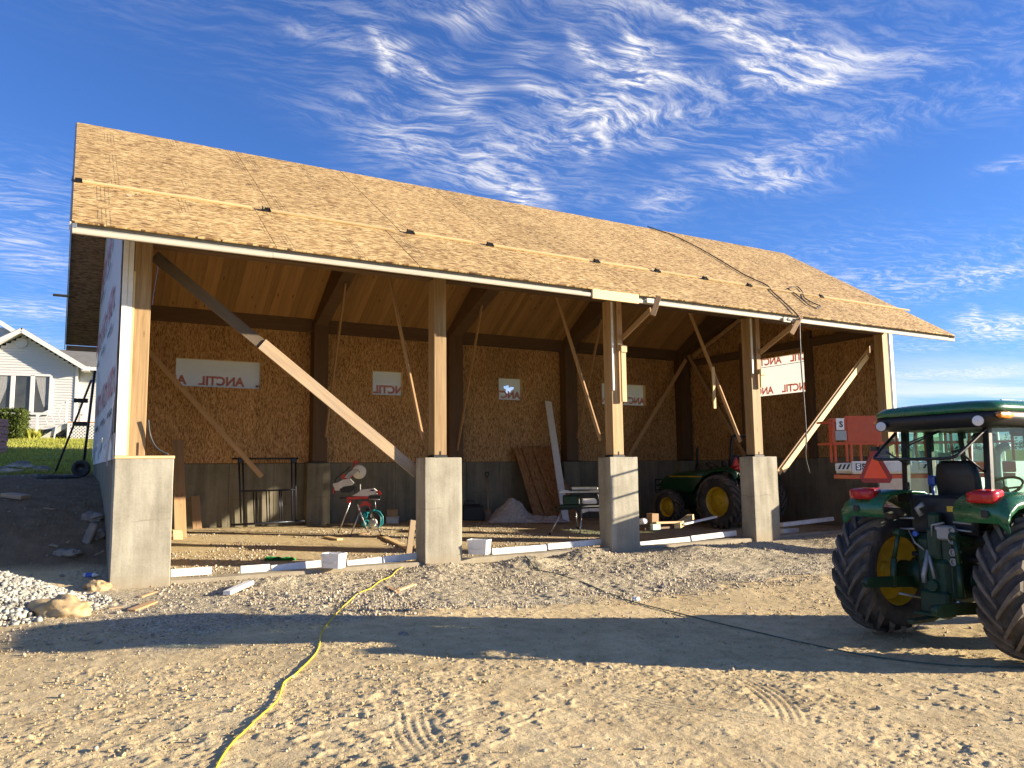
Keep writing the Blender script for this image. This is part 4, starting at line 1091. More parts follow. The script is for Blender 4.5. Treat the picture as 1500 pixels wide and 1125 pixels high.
# jambs round the openings and the wrap stretched over them from outside
def textmat():
    m, n, p = material('wrap_print'); n.put(p.inputs['Base Color'], (.62, .36, .31)); p.inputs['Roughness'].default_value = .6
    tr = n.new('ShaderNodeBsdfTranslucent'); n.put(tr.inputs[0], (.88, .42, .33)); mx = n.new('ShaderNodeMixShader'); mx.inputs[0].default_value = .6
    n.l.new(p.outputs[0], mx.inputs[1]); n.l.new(tr.outputs[0], mx.inputs[2]); n.l.new(mx.outputs[0], n.n['Material Output'].inputs[0]); return m
M_wprint = textmat()
def sheet(name, x0, x1, z0, z1, F, nx, nz, hole=None, wr=.012):
    m_ = MB(); vs = []
    for j in range(nz + 1):
        for i in range(nx + 1):
            x_, z_ = x0 + (x1 - x0) * i / nx, z0 + (z1 - z0) * j / nz
            vs.append(F(x_, z_, wr * float(fbm(np.array(x_), np.array(z_), 2.0, 3, 61))))
    fs = [(j * (nx + 1) + i, j * (nx + 1) + i + 1, (j + 1) * (nx + 1) + i + 1, (j + 1) * (nx + 1) + i) for j in range(nz) for i in range(nx)
          if not (hole and hole(x0 + (x1 - x0) * (i + .5) / nx, z0 + (z1 - z0) * (j + .5) / nz))]
    m_.add(vs, fs, True); return obj(name, m_, M_wrap, barn)
hc = onY(745, 570, 8.8)
def hole3(x_, z_):
    a = math.atan2(z_ - hc.z, x_ - hc.x); return math.hypot((x_ - hc.x) / 1.25, z_ - hc.z) < .12 + .035 * math.sin(3 * a + 1) + .03 * math.sin(5 * a)
tm = text_mesh('ANCTIL', .335, .0006, .012); tm.materials.append(M_wprint)
for k, (a, b, c, d) in enumerate(OPEN_B):
    m_ = MB(); m_.box((a - .019, 8.75, (c + d) / 2), (.038, .14, d - c + .08)); m_.box((b + .019, 8.75, (c + d) / 2), (.038, .14, d - c + .08)); m_.box(((a + b) / 2, 8.75, c - .019), (b - a - .002, .14, .038)); m_.box(((a + b) / 2, 8.75, d + .019), (b - a - .002, .14, .038))
    obj('window_opening', m_, M_lumber, barn)
    ws = sheet('wrap_sheet', a - .05, b + .05, c - .05, d + .05, lambda x_, z_, w_: (x_, 8.83 + w_, z_), 44 if k == 2 else 16, 36 if k == 2 else 8, hole3 if k == 2 else None)
    cx0 = (3.02, 7.98, 11.95, 17.30)[k]
    for dx in (-1.5, 0, 1.5):
        if a - .9 < cx0 + dx < b + .9: obj('print', tm, None, ws, Matrix(((-1, 0, 0, cx0 + dx), (0, 0, 1, 8.812), (0, 1, 0, c + .17), (0, 0, 0, 1))))
for (a, b, c, d) in OPEN_R:
    m_ = MB(); m_.box((19.88, a - .019, (c + d) / 2), (.14, .038, d - c + .08)); m_.box((19.88, b + .019, (c + d) / 2), (.14, .038, d - c + .08)); m_.box((19.88, (a + b) / 2, c - .019), (.14, b - a - .002, .038)); m_.box((19.88, (a + b) / 2, d + .019), (.14, b - a - .002, .038))
    obj('window_opening', m_, M_lumber, barn)
    ws = sheet('wrap_sheet', a - .05, b + .05, c - .05, d + .05, lambda y_, z_, w_: (19.965 + w_, y_, z_), 16, 10)
    for dy in (-1.55, 0, 1.55):
        for (zz, yo) in ((c + .18, 3.62), (d - .10, 3.22)):
            obj('print', tm, None, ws, Matrix(((0, 0, 1, 19.945), (1, 0, 0, yo + dy), (0, 1, 0, zz), (0, 0, 0, 1))))
    m_ = MB(); m_.box((19.946, (a + b) / 2, d - .27), (.001, b - a, .018)); obj('print_line', m_, M_text_k, ws)
    tt = text_mesh('.. ... .... .... .. ...', .07, .0005); tt.materials.append(M_text_k)
# wrap round the left wall outside, loose at the bottom
def leftF(y_, z_, w_):
    lo = max(0, (2.75 - z_)) ; return (-.012 - abs(w_) * 1.2 - .10 * lo * lo * (.6 + .4 * math.sin(y_ * 1.7)), y_, z_)
m_ = MB(); vs = []; ny2, nz2 = 60, 36
for j in range(nz2 + 1):
    for i in range(ny2 + 1):
        y_ = .16 + 8.7 * i / ny2
        zt = CZ(y_) + .08; zb_ = 2.25 + .12 * math.sin(y_ * 2.1) + .1 * math.sin(y_ * 5.3); z_ = zb_ + (zt - zb_) * j / nz2
        vs.append(leftF(y_, z_, .03 * float(fbm(np.array(y_), np.array(z_), 1.3, 4, 33))))
m_.add(vs, [(j * (ny2 + 1) + i + 1, j * (ny2 + 1) + i, (j + 1) * (ny2 + 1) + i, (j + 1) * (ny2 + 1) + i + 1) for j in range(nz2) for i in range(ny2)], True)
lw_ = obj('house_wrap', m_, M_wrap, barn)
m_ = MB(); vs = []                                                # torn flap hanging at the front corner
for j in range(9):
    for i in range(5):
        vs.append((-.03 - .10 * (j / 8) ** 1.5 * (1 - .2 * i) - .01 * math.sin(i * 2 + j), .12 + .16 * i + .10 * j / 8, 3.0 - 1.02 * j / 8 - .03 * i))
m_.add(vs, [(j * 5 + i, j * 5 + i + 1, (j + 1) * 5 + i + 1, (j + 1) * 5 + i) for j in range(8) for i in range(4)], True); obj('torn_flap', m_, M_wrap, barn)
m_ = MB()
for k in range(28): m_.box((-.004, .3 + k * .3, 2.18), (.012, .26, .42), .004)
obj('lower_wrap', m_, M_white, barn)
tl = text_mesh('ANCTIL', .62, .0006, .012); tl.materials.append(M_text_red)
ts_ = text_mesh('ANCTIL ANCTIL ANCTIL', .13, .0005, .004); ts_.materials.append(M_text_k)
for (zz, y0) in ((3.25, .4), (4.85, 1.6), (6.3, 3.0)):
    for k in range(4):
        yc = y0 + 1.0 + k * 2.6
        if yc < 8.2: 
            obj('print', tl, None, lw_, Matrix(((0, 0, -1, -.045), (-1, 0, 0, yc), (0, 1, 0, zz), (0, 0, 0, 1))))
            obj('print', ts_, None, lw_, Matrix(((0, 0, -1, -.045), (-1, 0, 0, yc - .2), (0, 1, 0, zz - .5), (0, 0, 0, 1))))
for (x_, w_, mt, yf) in ((.047, .075, M_white, .12), (.127, .078, M_white, .135)):
    board('corner_board', (x_, yf + .012, 2.03), (x_, yf + .012, 6.25), w_, .024, mt, barn, up=(0, 1, 0))
board('corner_board', (19.86, .155, 2.03), (19.86, .155, 6.2), .13, .03, M_white, barn, up=(0, 1, 0))
board('sill_plate', (19.25, .20, 2.0), (20.03, .20, 2.0), .42, .045, M_lumber, barn)
m_ = MB(); m_.box((20.12, 4.4, 3.9), (.012, 8.5, 3.8)); 
# right wall skin outside the panels, leaving the window free
obj('outer_skin', MB().box((19.975, 1.75, 3.95), (.01, 2.7, 3.9)).box((19.975, 6.95, 3.95), (.01, 3.2, 3.9)).box((19.975, 4.22, 3.0), (.01, 2.24, 2.1)).box((19.975, 4.22, 5.66), (.01, 2.24, .5)), M_wrap, barn)

board('sill_plate', (.25, 8.79, 2.0), (19.8, 8.79, 2.0), .2, .05, M_dark, barn)
board('sill_plate', (19.9, .42, 2.0), (19.9, 8.7, 2.0), .17, .05, M_dark, barn)
board('wall_stud', (.16, .33, 2.03), (.16, .33, 6.3), .3, .03, M_dark, barn, up=(1, 0, 0))
# ---- temporary braces
def br(name, A, B, w_, th, mat, up=(0, -1, 0)): return board(name, A, B, w_, th, mat, barn, up=up, b=.003)
A = Vector((.50, .62, 5.42)); B = Vector((5.30, .62, 1.70)); mid = A + (B - A) * .375
br('brace', A, mid + (B - A).normalized() * .18, .19, .045, M_shaded_plank); br('brace', mid + Vector((0, -.046, 0)), B + Vector((0, -.046, 0)), .215, .045, M_old)
br('brace', (1.10, 8.1, 4.84), (4.0, 8.1, 1.62), .13, .035, M_brace)
for k, X in enumerate((5.60, 9.93, 14.3)):
    ft = [(2.78, 6.7), (2.6, 6.7), (2.6, 6.75)][k]
    br('knee_brace', (X - .17, ft[0], ft[1]), (X - .17, .60, 2.36 if k < 2 else 2.36), .09, .04, M_brace, up=(1, 0, 0))
    bt = [(6.24, 6.45, 7.73, 2.69), (6.45, 7.0, 8.3, 2.35), (6.65, 6.3, 8.05, 2.75)][k]
    br('knee_brace', (X + .02, bt[0] - .1, bt[1] + .25), (X + .02, bt[2], bt[3]), .09, .04, M_brace, up=(1, 0, 0))
br('brace', (19.45, 8.2, 5.75), (16.6, 8.2, 2.15), .14, .038, M_brace); br('brace', (19.62, 8.3, 6.0), (19.62, 5.65, 2.1), .14, .038, M_brace, up=(1, 0, 0))
br('brace', (19.58, 5.4, 6.9), (19.58, 7.9, 5.85), .12, .05, M_brace, up=(1, 0, 0))
A = onY(1288, 492, .62); B = onY(1140, 692, .62)
br('brace', A, B, .16, .04, M_brace); d = (B - A).normalized(); sh = Vector((d.z, 0, -d.x)) * -.02
br('brace', A + d * .95 + Vector((.05, -.041, -.02)), B + d * -.1 + Vector((.05, -.041, -.02)), .15, .04, M_lumber)
# ledger strips and staging outriggers on the third and fourth posts
for i, zt in ((2, 4.35), (3, 4.05)):
    a, b = POST[i]
    board('white_strip', (a + .03, .145, zt - (.9 if i == 2 else .0)), (a + .03, .145, 5.45), .05, .03, M_white, barn, up=(0, 1, 0))
    board('upright_plank', (b - .075, .13, zt), (b - .075, .13, 5.5), .14, .04, M_lumber2, barn, up=(0, 1, 0))
    board('upright_plank', (b - .02, .085, zt - (1.15 if i == 2 else .35)), (b - .02, .085, zt + .12), .13, .045, M_lumber, barn, up=(0, 1, 0))
    board('upright_block', (b - .02, .05, zt - .04), (b - .02, .05, zt + .12), .16, .03, M_lumber, barn, up=(0, 1, 0))
    A0, A1, H0_, H1_, K = ((912, 495), (953, 454), (956, 462), (965, 434), (955, 441)) if i == 2 else ((1114, 516), (1162, 477), (1159, 489), (1173, 463), (1153, 469))
    board('outrigger', onY(*A0, .09), onY(*A1, -1.26), .04, .12, M_brace, barn)
    board('outrigger_head', onY(*H0_, -1.36), onY(*H1_, -1.40), .11, .045, M_lumber2, barn, up=(.5, 1, 0))
    K = onY(*K, -1.36); board('outrigger_block', K - Vector((.14, 0, 0)), K + Vector((.10, 0, 0)), .1, .035, M_fascia, barn, up=(0, 1, 0))
q = onX(1085, 560, 13.9); board('upright_plank', (13.98, 1.3, 3.25), (13.98, 1.3, 4.35), .09, .04, M_lumber, barn, up=(0, 1, 0))
# loose white foam along the grade beam
for (u0, v0, u1, v1, th, mt) in [(250, 837, 310, 833, .2, M_foam), (352, 832, 395, 829, .1, M_foam), (397, 831, 470, 823, .16, M_foam), (508, 824, 560, 818, .17, M_foam), (561, 818, 610, 812, .17, M_foam), (720, 806, 800, 800, .12, M_foam), (802, 799, 886, 791, .16, M_foam), (937, 796, 1010, 788, .17, M_foam), (1012, 787, 1078, 779, .17, M_foam)]:
    A = onY(u0, v0, .40); B = onY(u1, v1, .42)
    board('foam_strip', A - Vector((0, 0, .03)), B - Vector((0, 0, .03)), .125, .05, mt, barn, up=(0, -1, .15), b=.006)

# ------------------------------------------------------------------ things on the site
HXV = Vector((CR.x, CR.y, 0)).normalized(); HYV = Vector((-HXV.y, HXV.x, 0))
class Spot:
    """a local frame at a ground point: x to the right as seen from the yard, y away, z up; px() turns picture offsets into metres"""
    def __init__(s, u, v, yaw=0.0, sink=0.0):
        s.p = gp(u, v); s.p.z = hz(s.p.x, s.p.y) - sink; s.u, s.v = u, v
        s.s = (s.p - CAM).dot(CF) / FPX
        c, si = math.cos(yaw), math.sin(yaw); ex = HXV * c + HYV * si; ey = HYV * c - HXV * si
        s.M = Matrix(((ex.x, ey.x, 0, s.p.x), (ex.y, ey.y, 0, s.p.y), (0, 0, 1, s.p.z), (0, 0, 0, 1)))
    def X(s, u): return (u - s.u) * s.s
    def Z(s, v): return (s.v - v) * s.s
    def P(s, u, v, y=0.0): return Vector((s.X(u), y, s.Z(v)))

# -- mitre saw on its folding stand
S = Spot(530, 785)
st = Thing('saw_stand', 'folding stand with red brackets and silver legs carrying the mitre saw', 'tool stand', M=S.M)
for (a, b, y0, y1) in (((531, 741), (516, 788), -.06, -.26), ((541, 741), (561, 787), -.06, -.26), ((511, 737), (492, 781), .10, .30), ((522, 740), (536, 781), .10, .30)):
    A = S.P(*a, y0); B = S.P(*b, y1); B.z = max(.0, B.z - .02)
    m_ = MB(); m_.tube([A, B], [.016, .014], 8); lg = obj('leg', m_, M_alu, st)
    m_ = MB(); m_.cyl(B, B + Vector((0, 0, .035)), .022, 8); obj('rubber_foot', m_, M_black, lg)
m_ = MB(); m_.beam(S.P(497, 730, .02), S.P(557, 729, .02), .12, .05); obj('rail', m_, M_black, st)
m_ = MB(); m_.beam(S.P(508, 730.5, -.04), S.P(540, 729, -.04), .1, .075, b=.01); m_.prism([(S.X(526), S.Z(744)), (S.X(532), S.Z(735)), (S.X(540), S.Z(735)), (S.X(544.5), S.Z(744)), (S.X(540), S.Z(741)), (S.X(531), S.Z(741))], .10, Matrix(((1, 0, 0, 0), (0, 0, -1, -.06), (0, 1, 0, 0), (0, 0, 0, 1)))); m_.box(S.P(509, 736, .1), (.09, .1, .06), .01); obj('bracket', m_, M_red, st)
m_ = MB(); m_.beam(S.P(553, 720), S.P(557, 726), .08, .06); m_.box(S.P(553, 722, 0), (.08, .14, .06), .01); obj('end_clamp', m_, M_red, st)
m_ = MB(); m_.tube([S.P(549, 733), S.P(550, 746)], .012, 6); m_.tube([S.P(540, 732), S.P(556, 733)], .01, 6); obj('hook_rod', m_, M_alu, st)
ms = Thing('mitre_saw', 'red and beige mitre saw with round pale blade guard raised on its stand', 'saw', M=S.M @ Matrix.Translation(S.P(528, 727)))
o_ = S.P(528, 727)
def sp(u, v, y=0.0): return S.P(u, v, y) - o_
XZ = lambda y: Matrix(((1, 0, 0, 0), (0, 0, -1, y), (0, 1, 0, 0), (0, 0, 0, 1)))
def sx(pts): return [(sp(u, v).x, sp(u, v).z) for u, v in pts]
m_ = MB(); m_.prism(sx([(516, 727), (524, 723), (531, 718), (547, 716.5), (551, 720), (551, 725), (541, 726), (540, 727.5)]), .26, XZ(0)); obj('base', m_, M_lgray, ms)
m_ = MB(); m_.prism(sx([(488, 709), (496, 707), (503, 703), (512, 702), (518, 708), (513, 712), (504, 713), (500, 716), (489, 713)]), .16, XZ(-.05)); m_.prism(sx([(490, 713), (498, 714), (498, 719), (491, 719)]), .12, XZ(-.05)); obj('slide_table', m_, M_lgray, ms)
m_ = MB(); m_.prism(sx([(497, 716), (511, 712), (519, 711), (519, 718), (512, 722), (500, 722)]), .2, XZ(.02)); m_.tube([sp(518, 711), sp(521, 716), sp(518, 722)], .012, 6); obj('slide_rail', m_, M_black, ms)
m_ = MB(); m_.box(sp(489, 719, -.05), (.03, .16, .15), .01); obj('end_cap', m_, M_red, ms)
m_ = MB(); m_.beam(sp(527, 722), sp(527, 710), .02, .05, (0, 1, 0)); obj('fence', m_, M_lgray, ms)
m_ = MB(); M = XZ(-.06); c = sp(526, 692); r_ = 10.4 * S.s
m_.lathe([(.02, -.03), (r_ * .8, -.032), (r_, -.012), (r_, .012), (r_ * .8, .03), (.02, .03)], 32, Matrix(((0, 0, 1, c.x), (1, 0, 0, c.y - .06), (0, 1, 0, c.z), (0, 0, 0, 1)))); obj('blade_guard', m_, plain('pale_guard', (.66, .63, .50), .35), ms)
m_ = MB(); m_.prism(sx([(499, 700), (502, 695), (507, 697), (514, 690), (519, 687), (527, 685), (523, 692), (516, 697), (508, 703), (503, 703)]), .14, XZ(-.01)); obj('motor_housing', m_, M_red, ms)
m_ = MB(); m_.prism(sx([(505, 700), (512, 692), (520, 688), (527, 689), (520, 694), (511, 702)]), .05, XZ(-.10)); obj('arm', m_, M_gray, ms)
m_ = MB(); m_.tube([sp(490, 707), sp(491, 702), sp(497, 696), sp(504, 691)], .012, 6); m_.tube([sp(505, 691), sp(511, 684)], .012, 6); obj('cable', m_, M_black, ms)
m_ = MB(); m_.box(sp(520.5, 677.5), (.13, .05, .07), .02); m_.tube([sp(517, 680), sp(519, 687)], .018, 8); obj('handle', m_, M_red, ms)
m_ = MB(); m_.box(sp(546, 719.2) + Vector((0, -.133, 0)), (.10, .004, .03)); obj('name_plate', m_, M_black, ms)
# -- teal twin tank compressor behind it
S = Spot(546, 773)
cp = Thing('air_compressor', 'teal twin tank air compressor in a roll cage behind the saw stand', 'compressor', M=S.M)
for v in (755, 767):
    m_ = MB(); c = S.P(534, v); r_ = 5.0 * S.s
    m_.lathe([(.005, -.05 - .10), (r_ * .7, -.13), (r_, -.06), (r_, .30), (r_ * .7, .36), (.005, .38)], 16, Matrix(((0, 0, 1, c.x), (1, 0, 0, c.y), (0, 1, 0, c.z), (0, 0, 0, 1)))); obj('tank', m_, M_teal, cp)
m_ = MB(); ctr = (547, 760)
pts = [(532, 773), (555, 773), (558.5, 768), (558.5, 758), (554, 751), (546, 748), (540, 750)]
for y in (-.1, .25): m_.tube([S.P(u, v, y) for u, v in pts], .016, 8)
m_.tube([S.P(546, 748, -.1), S.P(546, 748, .25)], .016, 8); obj('roll_cage', m_, M_teal, cp)
m_ = MB(); c = S.P(546, 766); m_.lathe([(.01, -.1), (.09, -.09), (.11, -.04), (.11, .12), (.01, .13)], 16, Matrix(((0, 0, 1, c.x), (1, 0, 0, c.y), (0, 1, 0, c.z), (0, 0, 0, 1)))); obj('motor', m_, M_lgray, cp)
m_ = MB(); m_.box(S.P(541, 756, .1), (.10, .2, .14), .02); m_.box(S.P(538, 747, .05), (.08, .1, .08), .02); obj('pump_head', m_, M_black, cp)

# -- table saw on folding legs
S = Spot(850, 783)
ts2 = Thing('table_saw', 'dark green table saw with bright metal top on silver folding legs', 'saw', M=S.M)
for (a, b, y0, y1) in (((822, 751), (805, 782), -.1, -.22), ((852, 752), (848, 786), -.1, -.26), ((845, 750), (848, 776), .25, .32), ((880, 752), (892, 780), .2, .3)):
    m_ = MB(); m_.tube([S.P(*a, y0), S.P(*b, y1)], [.022, .018], 8); lg = obj('leg', m_, M_alu, ts2)
    m_ = MB(); m_.cyl(S.P(*b, y1) - Vector((0, 0, .02)), S.P(*b, y1) + Vector((0, 0, .05)), .028, 8); obj('rubber_foot', m_, M_black, lg)
m_ = MB(); m_.box(S.P(852, 721, .05), (66 * S.s, .62, .045), .008); m_.box(S.P(857, 716, .0), (38 * S.s, .5, .06), .01); m_.box(S.P(828, 719, -.1), (12 * S.s, .05, .025)); obj('table_top', m_, M_alu, ts2)
m_ = MB(); m_.box(S.P(838, 733, .05), (24 * S.s, .45, .25), .03); m_.box(S.P(836, 742, .02), (.52, .4, .08), .02); obj('motor_housing', m_, M_dgreen, ts2)
m_ = MB(); m_.lathe([(.01, -.03), (.06, -.03), (.075, 0), (.06, .03), (.01, .03)], 14, frame(S.P(815, 746, -.1), (1, 0, 0))); obj('hand_wheel', m_, M_dgreen, ts2)
m_ = MB(); m_.box(S.P(864, 735, .05), (22 * S.s, .4, .13), .03); obj('dust_bag', m_, M_foam, ts2)
m_ = MB(); m_.beam(S.P(849, 724, -.2), S.P(851, 742, -.2), .03, .03, (0, 1, 0)); m_.beam(S.P(875, 724, -.2), S.P(879, 742, -.2), .03, .03, (0, 1, 0)); m_.beam(S.P(820, 746, -.15), S.P(882, 743, -.15), .05, .04); m_.beam(S.P(820, 746, .25), S.P(882, 743, .25), .05, .04); obj('stand_frame', m_, M_black, ts2)
m_ = MB(); m_.prism([(S.X(852), S.Z(752)), (S.X(853), S.Z(743)), (S.X(861), S.Z(742)), (S.X(862), S.Z(749))], .3, XZ(-.02)); m_.prism([(S.X(862.5), S.Z(749)), (S.X(861.5), S.Z(742)), (S.X(892), S.Z(742)), (S.X(892), S.Z(750))], .3, XZ(-.02)); obj('side_tray', m_, M_lgray, ts2)

# -- black steel scaffold frame stood against the back wall
S = Spot(390, 769)
YB_ = 8.2
fr_ = Thing('scaffold_frame', 'black steel scaffold frame leaning on the back wall', 'scaffold', M=Matrix.Translation(Vector((0, 0, 0))))
def fb(u, v, y=YB_): 
    p = onY(u, v, y); return p
def fbar(a, b, r=.024): m_.tube([fb(*a), fb(*b)], r, 8)
for u0, u1 in (((350, 673), (353, 766)), ((355.5, 673), (358, 765)), ((427, 672), (428, 762)), ((433, 672), (433, 762))):
    m_ = MB(); fbar(u0, u1); obj('upright', m_, M_steel_b, fr_, local=False)
m_ = MB(); fbar((340, 672), (437, 671.5), .026); obj('top_bar', m_, M_steel_b, fr_, local=False)
m_ = MB(); fbar((353, 719.5), (433, 717.5), .022); fbar((338, 769), (446, 763), .03); obj('cross_bar', m_, M_steel_b, fr_, local=False)
for u in (372, 376, 391, 395, 410, 413):
    m_ = MB(); fbar((u - 1, 719), (u + .5, 766), .017); obj('rung', m_, M_steel_b, fr_, local=False)
for u in (353, 430):
    m_ = MB(); m_.box(fb(u, 674), (.16, .07, .14), .02); obj('coupler', m_, M_steel_b, fr_, local=False)

# -- boards and sheets leaning about inside
def lean(name, label, cat, A, B, w_, th, mat, up, group=None):
    o_ = board(name, A, B, w_, th, mat, None, up=up); tag(o_, label, cat, group); return o_
A = onY(265, 774, 6.2); B = onY(267, 645, 7.9); A.z = hz(A.x, A.y); B = onY(267, 645, 8.1); B.x = A.x + .1
lean('plank', 'tall brown plank standing against the back wall behind the left pier', 'plank', A, B, .26, .045, M_lumber2, (0, -1, 0))
A = onY(261, 778, 5.9); A.z = hz(A.x, A.y) ; lean('plank_end', 'pale end of a short plank leaning on the tall brown plank', 'plank', A, A + Vector((.02, .3, .18)), .2, .04, M_lumber, (0, -1, 0))
A = onY(289, 772, 8.3); A.z = hz(A.x, A.y); lean('short_plank', 'short brown plank leaning on the concrete beside the tall plank', 'plank', A, A + Vector((-.03, .28, .85)), .22, .04, M_lumber2, (0, -1, 0))
shl = ['leftmost reddish chipboard sheet leaning on the back wall', 'middle one of three chipboard sheets leaning on the back wall', 'rightmost reddish chipboard sheet leaning behind the table saw']
for k in range(3):
    u0, u1 = (785, 757) if k == 0 else ((803, 768) if k == 1 else (822, 783))
    A = onY(u0, 754 + k, 7.4 - .08 * k); A.z = hz(A.x, A.y) + .0; Bz = onY(u1, 633, 8.3 - .05 * k)
    B = Vector((Bz.x, 8.45 - .07 * k, 2.45))
    m_ = MB(); L = (B - A).length; m_.box((0, 0, 0), (L, .74, .012), .002)
    for t in (.12, .3, .48, .66, .84): m_.box(((t - .5) * L, 0, .0066), (.006, .73, .001))
    M = frame((A + B) / 2 + Vector((.34, 0, 0)), B - A, (0, -1, .2)); tag(obj('chipboard_sheet', m_, M_osb_sheet, None, M), shl[k], 'sheet', 'chipboard sheets leaning on the back wall')
A = onY(826, 720, 7.0); A.z = 1.0; B = onY(803, 588, 8.4); A = onY(829, 758, 6.9); A.z = hz(A.x, A.y)
lean('white_board', 'long white board leaning on the back wall behind the table saw', 'board', A, B, .25, .03, M_white, (0, -1, .2))
A = onY(597, 805, .9); A.z = hz(A.x, A.y); B = onY(605, 762, 1.0)
lean('leaning_offcut', 'weathered plank stub propped against the left side of the second pier', 'plank', A, B, .12, .04, M_old, (0, -1, 0))
flat = [((556, 785), (600, 806), .14, M_lumber, 'long tan board lying on the floor left of the second pier'), ((478, 788), (498, 792), .16, M_lumber, 'pale short board on the floor left of the saw stand'), ((500, 786), (540, 783), .12, M_lumber2, 'brown offcut lying under the mitre saw'),
        ((480, 760), (515, 764), .25, M_old, 'dark board lying by the back wall behind the saw stand'), ((600, 807), (610, 800), .08, M_lumber, 'thin lath end beside the second pier')]
for (a, b, w_, mt, lb) in flat:
    A = gp(*a); B = gp(*b); A.z += .025; B.z += .03; lean('loose_board', lb, 'board', A, B, w_, .038, mt, (0, 0, 1))
# sawdust strip on the floor
# -- shovel, crates, plastic heap, boxes
A = onY(716, 762, 7.6); A.z = hz(A.x, A.y); B = onY(713.5, 700, 8.5)
sh_ = Thing('shovel', 'shovel with D handle standing against the concrete back wall', 'shovel', A)
m_ = MB(); m_.tube([A + (B - A) * .2, B], .018, 8); m_ = m_; obj('shaft', m_, M_old, sh_, local=False)
m_ = MB(); d = B - A; t_ = B; m_.tube([t_, t_ + Vector((-.07, 0, .1)), t_ + Vector((-.06, 0, .17)), t_ + Vector((.06, 0, .17)), t_ + Vector((.07, 0, .1))], .014, 8, True); obj('handle', m_, M_black, sh_, local=False)
m_ = MB(); M = frame(A + (B - A) * .1, B - A, (0, -1, 0)); m_.prism([(-.22, 0), (-.1, -.11), (.14, -.11), (.2, 0), (.14, .11), (-.1, .11)], .01, M); obj('blade', m_, M_gray, sh_, local=False)
for (u, v, sz, mt, nm, lb, ct) in [(693, 757, (.62, .5, .42), M_black, 'tool_chest', 'dark tool chest on the floor behind the second pier', 'chest'), (709, 757, (.4, .35, .3), M_card, 'wooden_crate', 'small brown crate beside the dark tool chest', 'crate'),
                                   (575, 757, (.36, .3, .17), M_lgray, 'white_carton', 'white carton lying under a cardboard box by the back wall', 'box')]:
    S = Spot(u, v, .1); t_ = Thing(nm, lb, ct, M=S.M)
    m_ = MB(); m_.box((0, 0, sz[2] / 2), sz, .012); obj('body', m_, mt, t_)
    m_ = MB(); m_.box((0, 0, sz[2] + .012), (sz[0] + .02, sz[1] + .02, .03), .008); obj('lid', m_, mt, t_)
    if nm == 'white_carton':
        t2 = Thing('cardboard_box', 'open cardboard box standing on the white carton', 'box', M=S.M @ Matrix.Translation((0, 0, sz[2] + .03)))
        m_ = MB()
        for (cx, cy, a, b) in ((-.15, 0, .012, .26), (.15, 0, .012, .26), (0, -.13, .31, .012), (0, .13, .31, .012)): m_.box((cx, cy, .1), (a, b, .2))
        obj('body', m_, M_card, t2); m_ = MB(); m_.box((0, 0, .008), (.29, .25, .012)); obj('bottom', m_, M_card, t2)
        m_ = MB(); m_.beam((-.16, -.13, .2), (-.16, -.24, .25), .004, .3, (1, 0, 0)) if False else m_.box((0, -.19, .215), (.3, .12, .006)); obj('flap', m_, M_card, t2)
S = Spot(693, 757, .1); t_ = Thing('paint_tray', 'dark tray set on top of the tool chest', 'tray', M=S.M @ Matrix.Translation((-.05, 0, .45))); m_ = MB(); m_.box((0, 0, .02), (.5, .3, .04), .01); m_.tube([(-.2, 0, .04), (-.2, 0, .14), (.1, 0, .14), (.1, 0, .04)], .012, 6); obj('body', m_, M_black, t_)
S = Spot(760, 765)
m_ = MB(); nu, nv = 64, 40; vs = []
for j in range(nv + 1):
    for i in range(nu + 1):
        x = -1.05 + 2.55 * i / nu; y = -.5 + 1.2 * j / nv
        hgt = .50 * math.exp(-((x + .15) / .46) ** 2 - ((y - .1) / .45) ** 2) + .26 * math.exp(-((x + .5) / .45) ** 2 - (y / .5) ** 2) + .16 * math.exp(-((x - .8) / .6) ** 2 - (y / .45) ** 2)
        r_ = float(fbm(np.array(x * 1.0 + y * .3), np.array(y), 4.0, 4, 12)); cre = abs(float(fbm(np.array(x + .4 * y), np.array(y * .6), 5.0, 2, 19)))
        edge = min(1, max(0, (1 - max(abs((x - .2) / 1.28), abs((y - .1) / .62))) * 5))
        vs.append((x + .1 * r_, y + .08 * r_, max(.004, (hgt * (1 + .5 * r_) + .10 * (r_ + .2) - .12 * cre) * edge)))
m_.add(vs, [(j * (nu + 1) + i, j * (nu + 1) + i + 1, (j + 1) * (nu + 1) + i + 1, (j + 1) * (nu + 1) + i) for j in range(nv) for i in range(nu)], False)
tag(obj('plastic_heap', m_, M_sheet, None, S.M), 'crumpled heap of clear plastic sheeting on the floor by the leaning sheets', 'plastic sheet')
